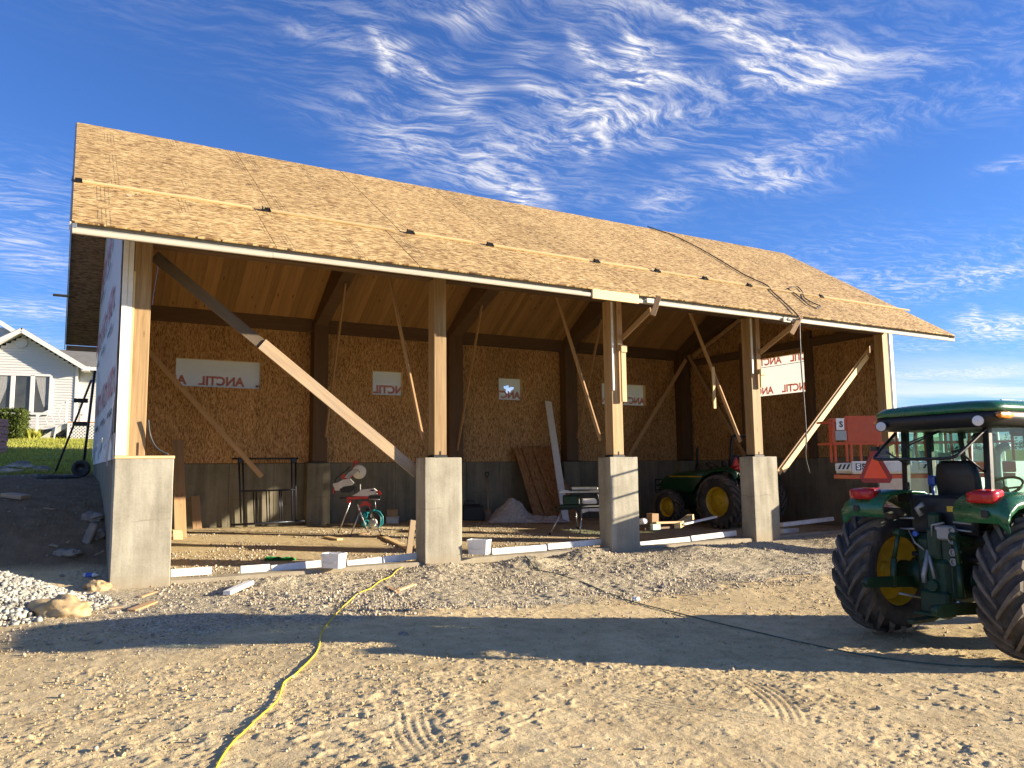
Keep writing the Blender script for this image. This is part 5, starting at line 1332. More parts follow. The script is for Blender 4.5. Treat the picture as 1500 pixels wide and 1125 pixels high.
# -- white tubs on the grade beam
for (u, v, lb) in ((489, 831, 'white plastic tub set on the footing left of the second pier'), (702, 811, 'white plastic tub set on the footing right of the second pier')):
    S = Spot(u, v, -.35); q = onY(u, v, -.02); M = S.M.copy(); M.translation = Vector((q.x, q.y, q.z - .005)); sc = (q - CAM).dot(CF) / FPX
    t_ = Thing('plastic_tub', lb, 'tub', M=M, group='white plastic tubs on the footing')
    h_, w_ = 21 * sc, 34 * sc
    m_ = MB()
    def rr_(a, b, z, r=.03, n=4):
        pts = []
        for cx, cy, a0 in ((a - r, b - r, 0), (-a + r, b - r, 90), (-a + r, -b + r, 180), (a - r, -b + r, 270)):
            for k in range(n + 1): pts.append((cx + r * math.cos(R(a0 + 90 * k / n)), cy + r * math.sin(R(a0 + 90 * k / n)), z))
        return pts
    a, b = w_ / 2 * .92, .13
    m_.loft([rr_(a * .92, b * .9, 0), rr_(a, b, h_ * .85), rr_(a * 1.03, b * 1.05, h_ * .86), rr_(a * 1.04, b * 1.06, h_), rr_(a * .97, b * .96, h_), rr_(a * .88, b * .84, .02)], False); obj('body', m_, M_tub, t_)
    m_ = MB(); m_.tube([(-a, -.0, h_ * .8), (-a * .6, -b - .03, h_ * .42), (0, -b - .035, h_ * .36), (a * .6, -b - .03, h_ * .42), (a, 0, h_ * .8)], .004, 5); obj('handle', m_, M_lgray, t_)
# -- green bag, foam scrap, offcuts
S = Spot(408, 822); m_ = MB(); vs = []
for j in range(9):
    for i in range(17):
        x, y = -.30 + .62 * i / 16, -.1 + .22 * j / 8; r_ = float(fbm(np.array(x), np.array(y), 9, 3, 4)); e = min(1, 6 * (1 - max(abs(x / .33), abs(y / .12)))); vs.append((x + .04 * r_, y, max(.004, (.06 + .12 * r_) * max(e, 0))))
m_.add(vs, [(j * 17 + i, j * 17 + i + 1, (j + 1) * 17 + i + 1, (j + 1) * 17 + i) for j in range(8) for i in range(16)], False); tag(obj('green_bag', m_, M_bag, None, S.M), 'crumpled bright green plastic bag lying on the foam strip', 'bag')
A = gp(332, 874); B = gp(367, 858); lean('foam_scrap', 'broken white foam strip lying on the gravel in front of the left bay', 'foam scrap', A + Vector((0, 0, .05)), B + Vector((0, 0, .05)), .11, .06, M_foam, (.1, .2, 1))
for (a, b, w_, mt, lb) in [((192, 897), (225, 884), .11, M_lumber2, 'brown wooden offcut on the ground near the left pier'), ((568, 861), (583, 869), .07, M_lumber2, 'reddish wooden scrap crossing the yellow cord'), ((583, 866), (608, 857), .07, M_lumber, 'yellow lath scrap next to the reddish one'),
                          ((622, 826), (640, 833), .12, M_old, 'grey weathered block below the second pier'), ((566, 834), (575, 824), .10, M_old, 'dark board stub in the gravel left of the second pier'), ((205, 876), (228, 868), .06, M_lumber2, 'thin splintered lath by the foot of the left pier'),
                          ((158, 893), (180, 890), .05, M_old, 'thin grey lath beside the boulder'), ((219, 860), (246, 856), .07, M_lumber2, 'reddish batten at the foot of the left pier'),
                          ((8, 728), (38, 732), .24, M_old, 'grey board lying half buried on the shaded bank'), ((50, 692), (70, 692), .22, M_lumber2, 'sawn block on the crest of the bank'), ((64, 745), (80, 747), .05, M_old, 'small lath on the shaded bank'),
                          ((98, 797), (103, 790), .05, M_old, 'pale twig on the shaded bank'), ((74, 799), (86, 802), .08, M_old, 'flat grey chip on the shaded bank'), ((137, 815), (151, 808), .07, M_old, 'crooked stick by the wall on the bank')]:
    A = gp(*a); B = gp(*b); h_ = max(.02, w_ * .3); A.z += h_ * .6; B.z += h_ * .6; lean('wood_scrap', lb, 'offcut', A, B, w_, h_, mt, (.05, -.1, 1))
# plywood scrap on the bank
S = Spot(925, 804); m_ = MB(); vs = []
for j in range(2):
    for i in range(9):
        x = S.X(868) + (S.X(986) - S.X(868)) * i / 8; vs.append((x, -.16 + .36 * j, .02 + .05 * math.sin(i / 8 * 3.1)))
vs2 = [(x, y, z + .012) for x, y, z in vs]; m_.add(vs2 + vs, [(i, i + 1, i + 10, i + 9) for i in range(8)] + [(18 + i, 18 + i + 9, 18 + i + 10, 18 + i + 1) for i in range(8)] + [(18 + i, 18 + i + 1, i + 1, i) for i in range(8)] + [(8, 26, 35, 17), (0, 9, 27, 18)])
tag(obj('plywood_scrap', m_, M_lumber, None, S.M), 'warped plywood scrap lying on gravel in front of the third pier', 'plywood')
# lumber pile between third and fourth piers
pile = [((992, 770), (1012, 757), .16, .13, M_lumber, 'thick pale beam end sloping over the pile between the third and fourth piers'), ((1000, 768), (1048, 757), .12, .045, M_foam, 'white painted plank sloping right of the thick beam end'), ((955, 766), (992, 765), .26, .05, M_lumber2, 'tan plank lying level left of the thick beam end'),
        ((950, 758), (960, 757), .2, .2, M_lumber2, 'upright wooden block at the left end of the lumber pile'), ((940, 775), (985, 772), .2, .05, M_dark, 'dark plank at the bottom of the lumber pile'), ((1143, 769), (1218, 760), .16, .10, M_foam, 'long white timber lying right of the fourth pier'), ((1143, 778), (1165, 777), .2, .12, M_foam, 'short white block below the long white timber')]
for (a, b, w_, th, mt, lb) in pile:
    A = onY(*a, .75); B = onY(*b, 1.5 if b[0] - a[0] < 30 else .95)
    if 'upright' in lb: A = onY(956, 768, .8); B = onY(956, 752, .8)
    lean('lumber', lb, 'lumber', A, B, w_, th, mt, (0, .05, 1) if 'upright' not in lb else (0, -1, 0))
A = onY(936, 766, .9); S = Spot(943, 772); m_ = MB(); m_.lathe([(.01, 0), (.07, 0), (.075, .2), (.01, .2)], 14, frame(onY(938, 764, .8), (1, .2, 0))); tag(obj('white_can', m_, M_tub, None), 'white can lying at the left end of the lumber pile', 'can')
m_ = MB(); m_.box(onY(960, 772, .62), (.24, .1, .13), .008); tag(obj('mint_block', m_, plain('mint_foam', (.45, .60, .52), .8), None), 'pale mint foam block under the upright wooden block', 'foam block')
# -- rocks
def rock(name, u, v, size, seed, mat, label, sub=3, dz=.25, cat='rock', sharp=.24):
    S = Spot(u, v); m_ = MB(); m_.rock((0, 0, size[2] * dz), size, seed, sub + 1, rough=sharp, smooth=sub > 2); tag(obj(name, m_, mat, None, S.M), label, cat)
rock('boulder', 88, 903, (.36, .2, .17), 3, M_rock, 'yellowish boulder half buried at the foot of the crushed stone heap', dz=.35)
rock('concrete_lump', 143, 864, (.19, .14, .12), 5, M_rock, 'broken concrete lump beside the left pier', 2)
rock('rock', 98, 813, (.22, .14, .07), 8, M_rockg, 'dull rounded rock in the shade of the bank', 3)
rock('rock', 140, 789, (.15, .12, .10), 9, M_rockg, 'dark rock against the wall beside the leaning brick', 2)
rock('rock', 136, 761, (.2, .13, .1), 12, M_rockg, 'dark rock higher up against the left wall', 2)
rock('rock', 590, 931, (.05, .04, .03), 13, M_rockg, 'small grey stone in the shadow band left of centre', 2); rock('rock', 932, 880, (.06, .05, .045), 15, M_foam, 'white pebble at the edge of the tractor shadow', 2); rock('rock', 972, 862, (.06, .05, .06), 16, M_rockg, 'grey stone above the white pebble', 2)
for k, (u, v) in enumerate([(6, 690), (22, 687), (30, 683), (40, 687), (60, 690), (14, 694)]):
    rock('rubble_rock', u, v, (.20 + .05 * (k % 3), .16, .10), 20 + k, M_peb if k % 2 else M_rockg, 'pale broken stone on the crest of the bank' if k % 2 else 'dark broken stone on the crest of the bank', 2)
for o_ in list(bpy.data.objects):
    if o_.name.startswith('rubble_rock'): o_['group'] = 'broken stones along the crest of the bank'
S = Spot(127, 797); m_ = MB(); m_.box((0, 0, .16), (.14, .1, .36), .02, Matrix.Rotation(.38, 4, 'Y')); tag(obj('brick', m_, M_rockg, None, S.M), 'grey brick leaning near the wall on the shaded bank', 'brick')
S = Spot(133, 848); bt = Thing('water_bottle', 'clear plastic bottle with blue label lying in the shade beside the left pier', 'bottle', M=S.M @ Matrix.Translation((0, 0, .045)))
m_ = MB(); m_.lathe([(.005, -.12), (.034, -.115), (.036, .05), (.015, .1), (.015, .12), (.003, .12)], 12); obj('body', m_, M_lamp, bt); m_ = MB(); m_.lathe([(.037, -.07), (.0375, .03)], 12); obj('label_band', m_, M_blue, bt)
S = Spot(-14, 664)
bs = Thing('brick_stack', 'stack of pink bricks at the left edge of the lawn', 'bricks', M=S.M)
for k in range(9):
    for i in range(2): obj('brick', _bk if (k or i) else (_bk := (lambda me: (me.materials.append(M_brick), me)[1])(MB().box((0, 0, 0), (.42, .3, .11), .01).mesh('brick'))), None, bs, Matrix.Translation((-.25 + .44 * i + .03 * (k % 2), .0, .06 + .115 * k)))
# -- dark ladder tower, stay pole, wheel and hoses along the left wall
yl = 7.6; LX0, LX1 = -.26, -.10; base = Vector((LX0, yl, hz(LX0, yl))); ztop = 4.2
lt = Thing('ladder_tower', 'black lattice ladder tower standing against the wrapped left wall', 'ladder', base)
for dy in (-.17, .17):
    m_ = MB(); m_.tube([(LX0, yl + dy, base.z), (LX1, yl + dy, ztop)], .028, 6); obj('rail', m_, M_black, lt, local=False)
for k in range(11):
    t = k / 10.5 + .03; m_ = MB(); m_.tube([(LX0 + (LX1 - LX0) * t, yl - .17, base.z + (ztop - base.z) * t), (LX0 + (LX1 - LX0) * t, yl + .17, base.z + (ztop - base.z) * min(1, t + .04))], .018, 6); obj('rung', m_, M_black, lt, local=False)
for v in (587, 621):
    q = onY(126, v, yl); m_ = MB(); m_.box((-.36, yl, q.z), (.30, .1, .10), .01); obj('bracket_arm', m_, M_black, lt, local=False)
B = gp(80, 694); m_ = MB(); m_.tube([Vector((-.16, yl + .1, 4.0)), B], .026, 8); tag(obj('stay_pole', m_, plain('dark_pole', (.06, .055, .05), .6), None), 'slim dark pole propped from the lawn up to the ladder tower', 'pole')
wl_ = Thing('spare_wheel', 'black rubber wheel leaning at the foot of the ladder tower', 'wheel', (-.30, yl - .5, hz(-.30, yl - .5)))
Mw = Matrix.Translation((0, 0, .20)) @ Matrix.Rotation(R(70), 4, 'Z') @ Matrix.Scale(.74, 4)
m_ = MB(); m_.lathe([(.15, -.06), (.23, -.07), (.27, -.04), (.27, .04), (.23, .07), (.15, .06)], 24, Mw, close=True); obj('tyre', m_, M_rubber, wl_); m_ = MB(); m_.lathe([(.02, -.02), (.14, -.04), (.15, -.06)], 20, Mw); obj('rim', m_, M_black, wl_)
pts = []
for k in range(60):
    a = k * .45; pts.append(Vector((-.75 + .42 * math.cos(a), yl - 1.0 + .30 * math.sin(a), 0)))
for p in pts: p.z = hz(p.x, p.y) + .03 + .01 * math.sin(p.x * 20)
m_ = MB(); m_.tube(pts, .022, 6); tag(obj('coiled_hose', m_, M_hose_k, None), 'coil of dark hose lying by the wheel at the wall corner', 'hose')
# -- cords on the ground and roof
def smooth(pts, k=8):
    out = []; n = len(pts)
    for i in range(n - 1):
        p0, p1, p2, p3 = pts[max(0, i - 1)], pts[i], pts[i + 1], pts[min(n - 1, i + 2)]
        for j in range(k):
            t = j / k; out.append(.5 * ((2 * p1) + (p2 - p0) * t + (2 * p0 - 5 * p1 + 4 * p2 - p3) * t * t + (3 * p1 - p0 - 3 * p2 + p3) * t ** 3))
    out.append(pts[-1]); return out
def ground_cord(name, px, r, mat, label, cat, lift=.6):
    pts = smooth([gp(*q) for q in px], 8)
    for p in pts: p.z = hz(p.x, p.y) + r * lift + .012
    m_ = MB(); m_.tube(pts, r, 6); tag(obj(name, m_, mat, None), label, cat)
ground_cord('yellow_cord', [(300, 1170), (320, 1122), (340, 1093), (358, 1075), (380, 1054), (405, 1031), (413, 1010), (417, 1002), (432, 991), (446, 978), (462, 960), (468, 946), (471, 930), (485, 910), (500, 893), (512, 882), (525, 871), (543, 863), (556, 853), (572, 846), (580, 838), (594, 829), (605, 820)], .0078, M_hose_y, 'yellow extension cord winding over the dirt to the second pier', 'extension cord')
ground_cord('green_hose', [(735, 800), (775, 822), (815, 842), (862, 858), (905, 876), (940, 887), (985, 898), (1040, 912), (1100, 926), (1150, 938), (1205, 950), (1260, 961), (1320, 970), (1380, 976), (1440, 979), (1520, 980)], .0085, M_hose_g, 'thin green hose stretched across the yard through the tractor shadow', 'hose')
pts = smooth([roofpt(u, v, .03) for u, v in [(948, 333), (962, 338), (985, 346), (1020, 363), (1055, 383), (1090, 404), (1122, 419), (1130, 428), (1150, 446), (1168, 464)]] + [onY(1171, 470, YE - .1), onY(1172, 500, YE - .12), onY(1174, 540, YE - .12), onY(1178, 590, YE - .12), onY(1181, 640, YE - .12), onY(1180, 668, YE - .12), onY(1186, 693, YE - .05)], 6)
m_ = MB(); m_.tube(pts, .016, 6); tag(obj('roof_hose', m_, M_hose_k, None), 'black hose running down the roof and hanging from the eave', 'hose')
pts = smooth([roofpt(u, v, .03) for u, v in [(1155, 424), (1166, 421), (1174, 428), (1178, 438), (1192, 446), (1201, 450), (1196, 453), (1184, 448), (1172, 438), (1162, 430), (1152, 424)]], 5); m_ = MB(); m_.tube(pts, .014, 6); tag(obj('looped_cord', m_, M_hose_k, None), 'loop of black cord lying on the roof near the right end', 'cord')
pts = smooth([Vector(p) for p in [(.46, .1, 2.6), (.50, .12, 2.35), (.60, .10, 2.15), (.78, .1, 2.04)]], 6); m_ = MB(); m_.tube(pts, .018, 6); tag(obj('cable_end', m_, M_hose_k, None), 'stiff black cable end curling down beside the left corner post', 'cable')

# ------------------------------------------------------------------ machines
def tyre_mesh(Rr, W, rim, n, lug_h=.045, sweep=.42):
    m_ = MB(); b = Rr - lug_h
    m_.lathe([(rim, -W * .36), (rim + .05, -W * .46), (b * .82 + rim * .12, -W * .5), (b - .07, -W * .48), (b - .02, -W * .40), (b, -W * .2), (b + .004, 0), (b, W * .2), (b - .02, W * .40), (b - .07, W * .48), (b * .82 + rim * .12, W * .5), (rim + .05, W * .46), (rim, W * .36)], 48, close=True)
    m_.nbody = len(m_.f)
    for s_ in (-1, 1):
        for k in range(n):
            a0 = 2 * math.pi * k / n + (math.pi / n if s_ > 0 else 0); st_ = []
            for (t, hh, dw) in ((-.06, 1, .030), (.25, 1, .034), (.6, 1, .040), (.92, .9, .050), (1.06, .35, .055), (1.10, -.3, .05)):
                ax_ = s_ * W * .49 * min(t, 1.03); an = a0 + sweep * t; da = dw / Rr
                drop = .02 * max(0, t - .6) / .4
                rt = b + lug_h * hh - drop; rb = b - .05 - .06 * max(0, t - .9)
                ring = [(ax_, rb * math.cos(an - da * 1.15), rb * math.sin(an - da * 1.15)), (ax_, rt * math.cos(an - da * .75), rt * math.sin(an - da * .75)), (ax_, rt * math.cos(an + da * .75), rt * math.sin(an + da * .75)), (ax_, rb * math.cos(an + da * 1.15), rb * math.sin(an + da * 1.15))]
                st_.append(ring if s_ < 0 else ring[::-1])
            m_.loft(st_, False)
    return m_
def rim_mesh(r, W, bolts=8, dish=.0):
    m_ = MB()
    m_.lathe([(r + .012, -W * .37), (r + .03, -W * .40), (r + .03, -W * .36), (r - .02, -W * .30), (r - .05, -.02 + dish), (r - .06, .0 + dish), (r * .62, .02 + dish), (r * .58, .05 + dish), (r * .18, .05 + dish), (.02, .05 + dish)], 36)
    m_.lathe([(r - .05, -.02 + dish), (r - .05, W * .25), (r - .02, W * .30), (r + .03, W * .36), (r + .03, W * .40), (r + .012, W * .37)], 36)
    m_.lathe([(.02, .04 + dish), (r * .58, .04 + dish), (r * .62, .01 + dish), (r - .06, -.01 + dish)], 36)
    for k in range(bolts):
        a = 2 * math.pi * k / bolts; m_.cyl((.03 + dish, r * .42 * math.cos(a), r * .42 * math.sin(a)), (.085 + dish, r * .42 * math.cos(a), r * .42 * math.sin(a)), .018, 6)
    m_.cyl((.0 + dish, 0, 0), (.12 + dish, 0, 0), r * .2, 14)
    return m_
def sub_empty(name, parent, M):
    o = bpy.data.objects.new(name, None); COL.objects.link(o); o.empty_display_size = .1
    o.parent = parent.o; o.matrix_basis = M; WM[o.name] = parent.M @ M; return o
def child(name, me_, mat, par, M=None):
    if not me_.materials: me_.materials.append(mat)
    o = bpy.data.objects.new(name, me_); COL.objects.link(o); o.parent = par
    if M is not None: o.matrix_basis = M
    WM[o.name] = WM[par.name] @ (M or Matrix()); return o
def lugged(mb):
    me_ = mb.mesh('tyre'); me_.materials.append(M_rubber); me_.materials.append(M_dust)
    me_.polygons.foreach_set('material_index', [0] * mb.nbody + [1] * (len(mb.f) - mb.nbody)); return me_
TYR = lugged(tyre_mesh(.74, .46, .41, 20)); TYF = lugged(tyre_mesh(.52, .32, .29, 18, .035))
RIR = rim_mesh(.41, .44).mesh('rim'); RIF = rim_mesh(.29, .3, 6).mesh('rim')
def rr2(hx_, hy_, r, n=4, cx=0, cy=0):
    out = []
    for sx_, sy_, a0 in ((1, 1, 0), (-1, 1, 90), (-1, -1, 180), (1, -1, 270)):
        for k in range(n + 1): out.append((cx + sx_ * (hx_ - r) + r * math.cos(R(a0 + 90 * k / n)), cy + sy_ * (hy_ - r) + r * math.sin(R(a0 + 90 * k / n))))
    return out
def tractor(M, label, cab=True, scale=1.0, group=None):
    T = Thing('tractor', label, 'tractor', M=M @ Matrix.Scale(scale, 4), group=group)
    for (x, y, z, ty, ri) in ((0, .86, .74, TYR, RIR), (0, -.86, .74, TYR, RIR), (2.1, .74, .52, TYF, RIF), (2.1, -.74, .52, TYF, RIF)):
        s_ = 1 if y > 0 else -1
        w_ = sub_empty('wheel', T, Matrix.Translation((x, y, z)) @ Matrix.Rotation(R(90) * s_, 4, 'Z') @ Matrix.Rotation(.13 * x, 4, 'X'))
        child('tyre', ty, M_rubber, w_, Matrix.Rotation(math.pi, 4, 'Z') if s_ < 0 else None); child('rim', ri, M_yellow, w_)
    # bonnet
    m_ = MB(); rings = []
    for (x, z0, z1, hy) in ((.95, .98, 1.62, .36), (1.6, .92, 1.60, .37), (2.3, .88, 1.52, .36), (2.75, .86, 1.40, .33), (2.92, .88, 1.28, .29), (2.97, .92, 1.18, .26)):
        rings.append([(x, y, z) for (y, z) in rr2(hy, (z1 - z0) / 2, .12, 4, 0, (z0 + z1) / 2)])
    m_.loft(rings); obj('bonnet', m_, M_green if cab else M_shaded_green, T)
    m_ = MB()
    for y in (.375, -.375): m_.box((1.75, y, 1.42), (1.3, .012, .035))
    obj('trim_stripe', m_, M_yellow, T)
    m_ = MB(); m_.box((2.965, 0, 1.04), (.05, .4, .26), .03); obj('grille', m_, M_black, T)
    for y in (.17, -.17): m_ = MB(); m_.box((2.94, y, 1.24), (.06, .16, .07), .02); obj('headlight', m_, M_lamp, T)
    m_ = MB(); m_.box((1.75, 0, .75), (2.3, .46, .42), .05); m_.box((2.75, 0, .72), (.4, .5, .36), .04); m_.cyl((2.1, -.62, .52), (2.1, .62, .52), .09, 12); m_.box((2.1, 0, .55), (.28, .3, .24), .04); obj('engine_frame', m_, M_dgreen, T)
    # rear housing, axle, hitch
    m_ = MB(); m_.box((.15, 0, .86), (.95, .50, .72), .06); m_.box((-.22, 0, .72), (.3, .36, .5), .05); m_.cyl((0, -.66, .74), (0, .66, .74), .13, 16); m_.cyl((0, .30, .74), (0, .46, .74), .19, 16); m_.cyl((0, -.30, .74), (0, -.46, .74), .19, 16)
    m_.box((-.36, 0, .50), (.10, .34, .26), .03); m_.cyl((-.3, 0, .68), (-.42, 0, .68), .06, 12); m_.box((-.3, 0, 1.12), (.14, .16, .36), .03); m_.cyl((-.18, -.34, 1.16), (-.18, .34, 1.16), .055, 12); m_.box((-.25, .03, 1.34), (.12, .14, .24), .03)
    obj('rear_housing', m_, M_dgreen, T)
    m_ = MB(); m_.box((-.45, 0, .335), (.7, .09, .05), .01); m_.box((-.4, 0, .38), (.2, .36, .035), .008); obj('drawbar', m_, M_dgreen, T)
    for s_ in (1, -1):
        m_ = MB(); m_.prism([(.1, .46), (.1, .58), (-.45, .62), (-.92, .64), (-1.0, .58), (-.94, .53), (-.45, .50)], .045, Matrix(((1, 0, 0, 0), (0, 0, -1, s_ * .40), (0, 1, 0, 0), (0, 0, 0, 1))) @ Matrix.Translation((0, .0 + (.12 if s_ > 0 else -.06), 0))); m_.cyl((-.94, s_ * .36, .585 + (.12 if s_ > 0 else -.06)), (-.94, s_ * .44, .585 + (.12 if s_ > 0 else -.06)), .05, 12); obj('lower_link', m_, M_dgreen, T)
        m_ = MB(); m_.beam((-.18, s_ * .33, 1.16), (-.46, s_ * .33, 1.22), .05, .06); m_.tube([(-.46, s_ * .33, 1.24), (-.50, s_ * .38, .94)], .025, 8); m_.tube([(-.50, s_ * .38, .94), (-.52, s_ * .40, .62)], .034, 8); m_.cyl((-.47, s_ * .29, 1.23), (-.47, s_ * .37, 1.23), .045, 10); obj('lift_arm', m_, M_dgreen, T)
        m_ = MB(); m_.tube([(-.12, s_ * .26, .48), (-.5, s_ * .34, .56)], .014, 6); obj('sway_chain', m_, M_gray, T)
    m_ = MB(); m_.tube([(-.34, .06, 1.05), (-.40, .10, .78), (-.39, .10, .70)], .03, 8); m_.tube([(-.40, .02, 1.0), (-.42, -.04, .76)], .018, 6); obj('top_link', m_, M_gray, T)
    m_ = MB()
    for k in range(4): 
        zz = 1.28 - .10 * k - (.03 if k > 1 else 0); m_.tube([(-.36 + .0, -.23 + .035 * math.cos(a), zz + .035 * math.sin(a)) for a in np.linspace(0, 6.283, 13)[:-1]], .010, 6, True); m_.cyl((-.25, -.23, zz), (-.35, -.23, zz), .028, 10)
    for (y0, z0) in ((.42, 1.38), (.42, 1.26), (-.42, 1.36), (-.42, 1.28)): m_.tube([(-.30, y0, z0), (-.32, y0 * .55, z0 + .01)], .012, 6)
    m_.tube([(-.28, .16, 1.42), (-.30, .20, 1.5), (-.28, .13, 1.55)], .03, 8); m_.tube([(-.33, .3, 1.25), (-.37, .2, 1.12), (-.36, .1, 1.05)], .01, 6); m_.tube([(-.34, -.14, 1.36), (-.38, -.02, 1.33), (-.36, .0, 1.2)], .012, 6); m_.box((-.30, -.12, 1.25), (.12, .2, .16), .02)
    obj('hydraulic_couplers', m_, M_gray, T)
    m_ = MB(); m_.cyl((-.33, .20, 1.22), (-.37, .20, 1.22), .03, 8); obj('blue_cap', m_, M_blue, T)
    # mudguards with lamps
    for s_ in (1, -1):
        prof = [(-.58, 1.43), (-.60, 1.52), (-.55, 1.60), (-.42, 1.665), (-.2, 1.70), (.15, 1.68), (.5, 1.54), (.8, 1.26), (.95, .98)]
        rings = []
        for (x, z) in prof:
            yi, yo = .42, .98
            r_ = [(x, s_ * yi, z), (x, s_ * (yo - .10), z), (x + .0, s_ * yo, z - .07), (x + .01, s_ * yo, z - .13), (x + .02, s_ * (yo - .03), z - .12), (x + .02, s_ * (yo - .12), z - .035), (x + .02, s_ * yi, z - .035)]
            rings.append(r_ if s_ > 0 else r_[::-1])
        m_ = MB(); m_.loft(rings, True)
        m_.prism([(-.56, 1.42), (-.56, 1.6), (-.40, 1.66), (.15, 1.66), (.5, 1.5), (.8, 1.2), (.6, 1.0), (.1, .95), (-.3, 1.1)], .03, Matrix(((1, 0, 0, 0), (0, 0, -1, s_ * .43), (0, 1, 0, 0), (0, 0, 0, 1)))) if False else None
        mg = obj('mudguard', m_, M_green if cab else M_shaded_green, T)
        m_ = MB(); rg = []
        for (x, hy, hz2) in ((-.64, .06, .03), (-.62, .12, .055), (-.52, .135, .065), (-.38, .12, .05)): rg.append([(x, y, z) for (y, z) in rr2(hy, hz2, .028, 3, s_ * .71, 1.655 if x < -.5 else 1.68)])
        m_.loft(rg); obj('tail_light', m_, M_red, T)
        m_ = MB(); m_.box((-.612, s_ * .76, 1.49), (.012, .075, .07), .005); obj('reflector', m_, M_black, T)
    # SMV sign on the left mudguard
    sy = .66
    TR = Matrix(((0, 0, -1, -.40), (-1, 0, 0, sy - .03), (0, 1, 0, 1.93 if cab else 1.74), (0, 0, 0, 1)))
    sg = sub_empty('slow_vehicle_sign', T, TR)
    def tri(r, cut): 
        pts = []
        for k in range(3):
            a = R(90 + 120 * k)
            for d_ in (-cut, cut): pts.append((r * math.cos(a + d_), r * math.sin(a + d_)))
        return pts
    child('red_border', MB().prism(tri(.235, .16), .006).mesh('red_border'), M_smvred, sg); child('orange_triangle', MB().prism(tri(.185, .02), .004, Matrix.Translation((0, 0, .006))).mesh('orange_triangle'), M_smv, sg)
    child('mount', MB().box((0, .25, -.02), (.08, .05, .05)).box((0, -.22, -.02), (.04, .25, .02)).mesh('mount'), M_black, sg)
    # seat
    xs_, zs_ = (.42, 1.0)
    m_ = MB(); m_.box((xs_ + .05, 0, zs_ + .34), (.5, .5, .16), .06); rg = []
    for (z, hy, t) in ((zs_ + .38, .20, .06), (zs_ + .55, .25, .07), (zs_ + .85, .25, .065), (zs_ + .98, .22, .055), (zs_ + 1.03, .16, .03)): rg.append([(x, y, z) for (x, y) in rr2(t, hy, t * .8, 3, xs_ - .20 - .12 * (z - zs_ - .38), 0)])
    m_.loft(rg); m_.box((xs_ + .08, .30, zs_ + .56), (.34, .07, .06), .02); m_.box((xs_ + .08, -.30, zs_ + .56), (.34, .07, .06), .02); m_.box((xs_, 0, zs_ + .14), (.3, .3, .26), .03); obj('seat', m_, M_seat, T)
    sw = Matrix.Translation((1.02, 0, 1.72)) @ Matrix.Rotation(R(-32), 4, 'Y')
    m_ = MB(); m_.tube([(.20 * math.cos(a), .20 * math.sin(a), 0) for a in np.linspace(0, 6.283, 25)[:-1]], .016, 8, True, M=sw)
    for a in (.5, 2.6, 4.7): m_.tube([(0, 0, -.03), (.2 * math.cos(a), .2 * math.sin(a), 0)], .012, 6, M=sw)
    m_.tube([(0, 0, -.02), (0, 0, -.5)], .035, 8, M=sw); obj('steering_wheel', m_, M_black, T)
    m_ = MB(); m_.box((1.18, 0, 1.45), (.26, .5, .34), .06); obj('dashboard', m_, M_black, T)
    m_ = MB(); m_.box((.45, 0, .97), (1.2, .84, .05), .01); m_.box((-.12, 0, 1.42), (.10, .78, .44), .03) if cab else None; obj('floor_pan', m_, M_black, T)
    for s_ in (1, -1):
        m_ = MB()
        for k in range(2): m_.box((.98, s_ * .62, .5 + .26 * k), (.28, .22, .03), .008)
        m_.beam((.86, s_ * .55, .95), (.86, s_ * .6, .45), .03, .04, (0, 1, 0)); m_.beam((1.1, s_ * .55, .95), (1.1, s_ * .6, .45), .03, .04, (0, 1, 0)); obj('step', m_, M_black, T)
    if cab:
        # roof
        m_ = MB(); rg = []
        for (z, hx_, hy, r_) in ((2.38, .84, .64, .15), (2.44, .90, .70, .18), (2.54, .915, .735, .2)): rg.append([(x, y, z) for (x, y) in rr2(hx_, hy, r_, 5, .60, 0)])
        m_.loft(rg); obj('roof_lining', m_, M_black, T)
        m_ = MB(); rg = []
        for (z, hx_, hy, r_) in ((2.542, .925, .745, .2), (2.60, .92, .745, .22), (2.645, .87, .70, .25), (2.675, .70, .55, .28), (2.685, .4, .3, .2)): rg.append([(x, y, z) for (x, y) in rr2(hx_, hy, r_, 5, .60, 0)])
        m_.loft(rg); obj('cab_roof', m_, M_green, T)
        m_ = MB()
        for k in range(7): m_.box((.6, -.5 + k * .167, 2.688), (.7, .02, .006))
        obj('roof_rib', m_, M_green, T)
        for s_ in (1, -1):
            o0 = Vector((-.30, s_ * .58, 2.44)); dl = Vector((-.90, -.42, -.02)).normalized()
            m_ = MB(); m_.tube([o0 - dl * .04, o0, o0 + dl * .06], [.03, .05, .062], 18); m_.tube([(-.12, s_ * .58, 2.47), o0], [.03, .03], 8); wl2 = obj('work_light', m_, M_black, T)
            m_ = MB(); m_.lathe([(.003, .008), (.035, .004), (.054, -.004)], 18, frame(o0 + dl * .064, dl)); obj('lens', m_, M_lamp, wl2, T.M, local=False)
            m_ = MB(); rg = []
            for (x, h_) in ((-.22, .012), (-.18, .03), (-.04, .036), (.04, .012)): rg.append([(x, s_ * .735 + yy, 2.495 + zz) for (yy, zz) in rr2(.02, h_, .01, 2)])
            m_.loft(rg); obj('amber_light', m_, M_amber, T)
            for (x0, x1, r_) in ((-.06, -.02, .49), (.55, .55, .58), (1.28, 1.15, .56)):
                m_ = MB(); m_.beam((x0, s_ * r_, 1.2 if x0 > .3 else 1.62), (x1, s_ * r_, 2.42), .07, .075, (1, 0, 0), .01); obj('pillar', m_, M_black, T)
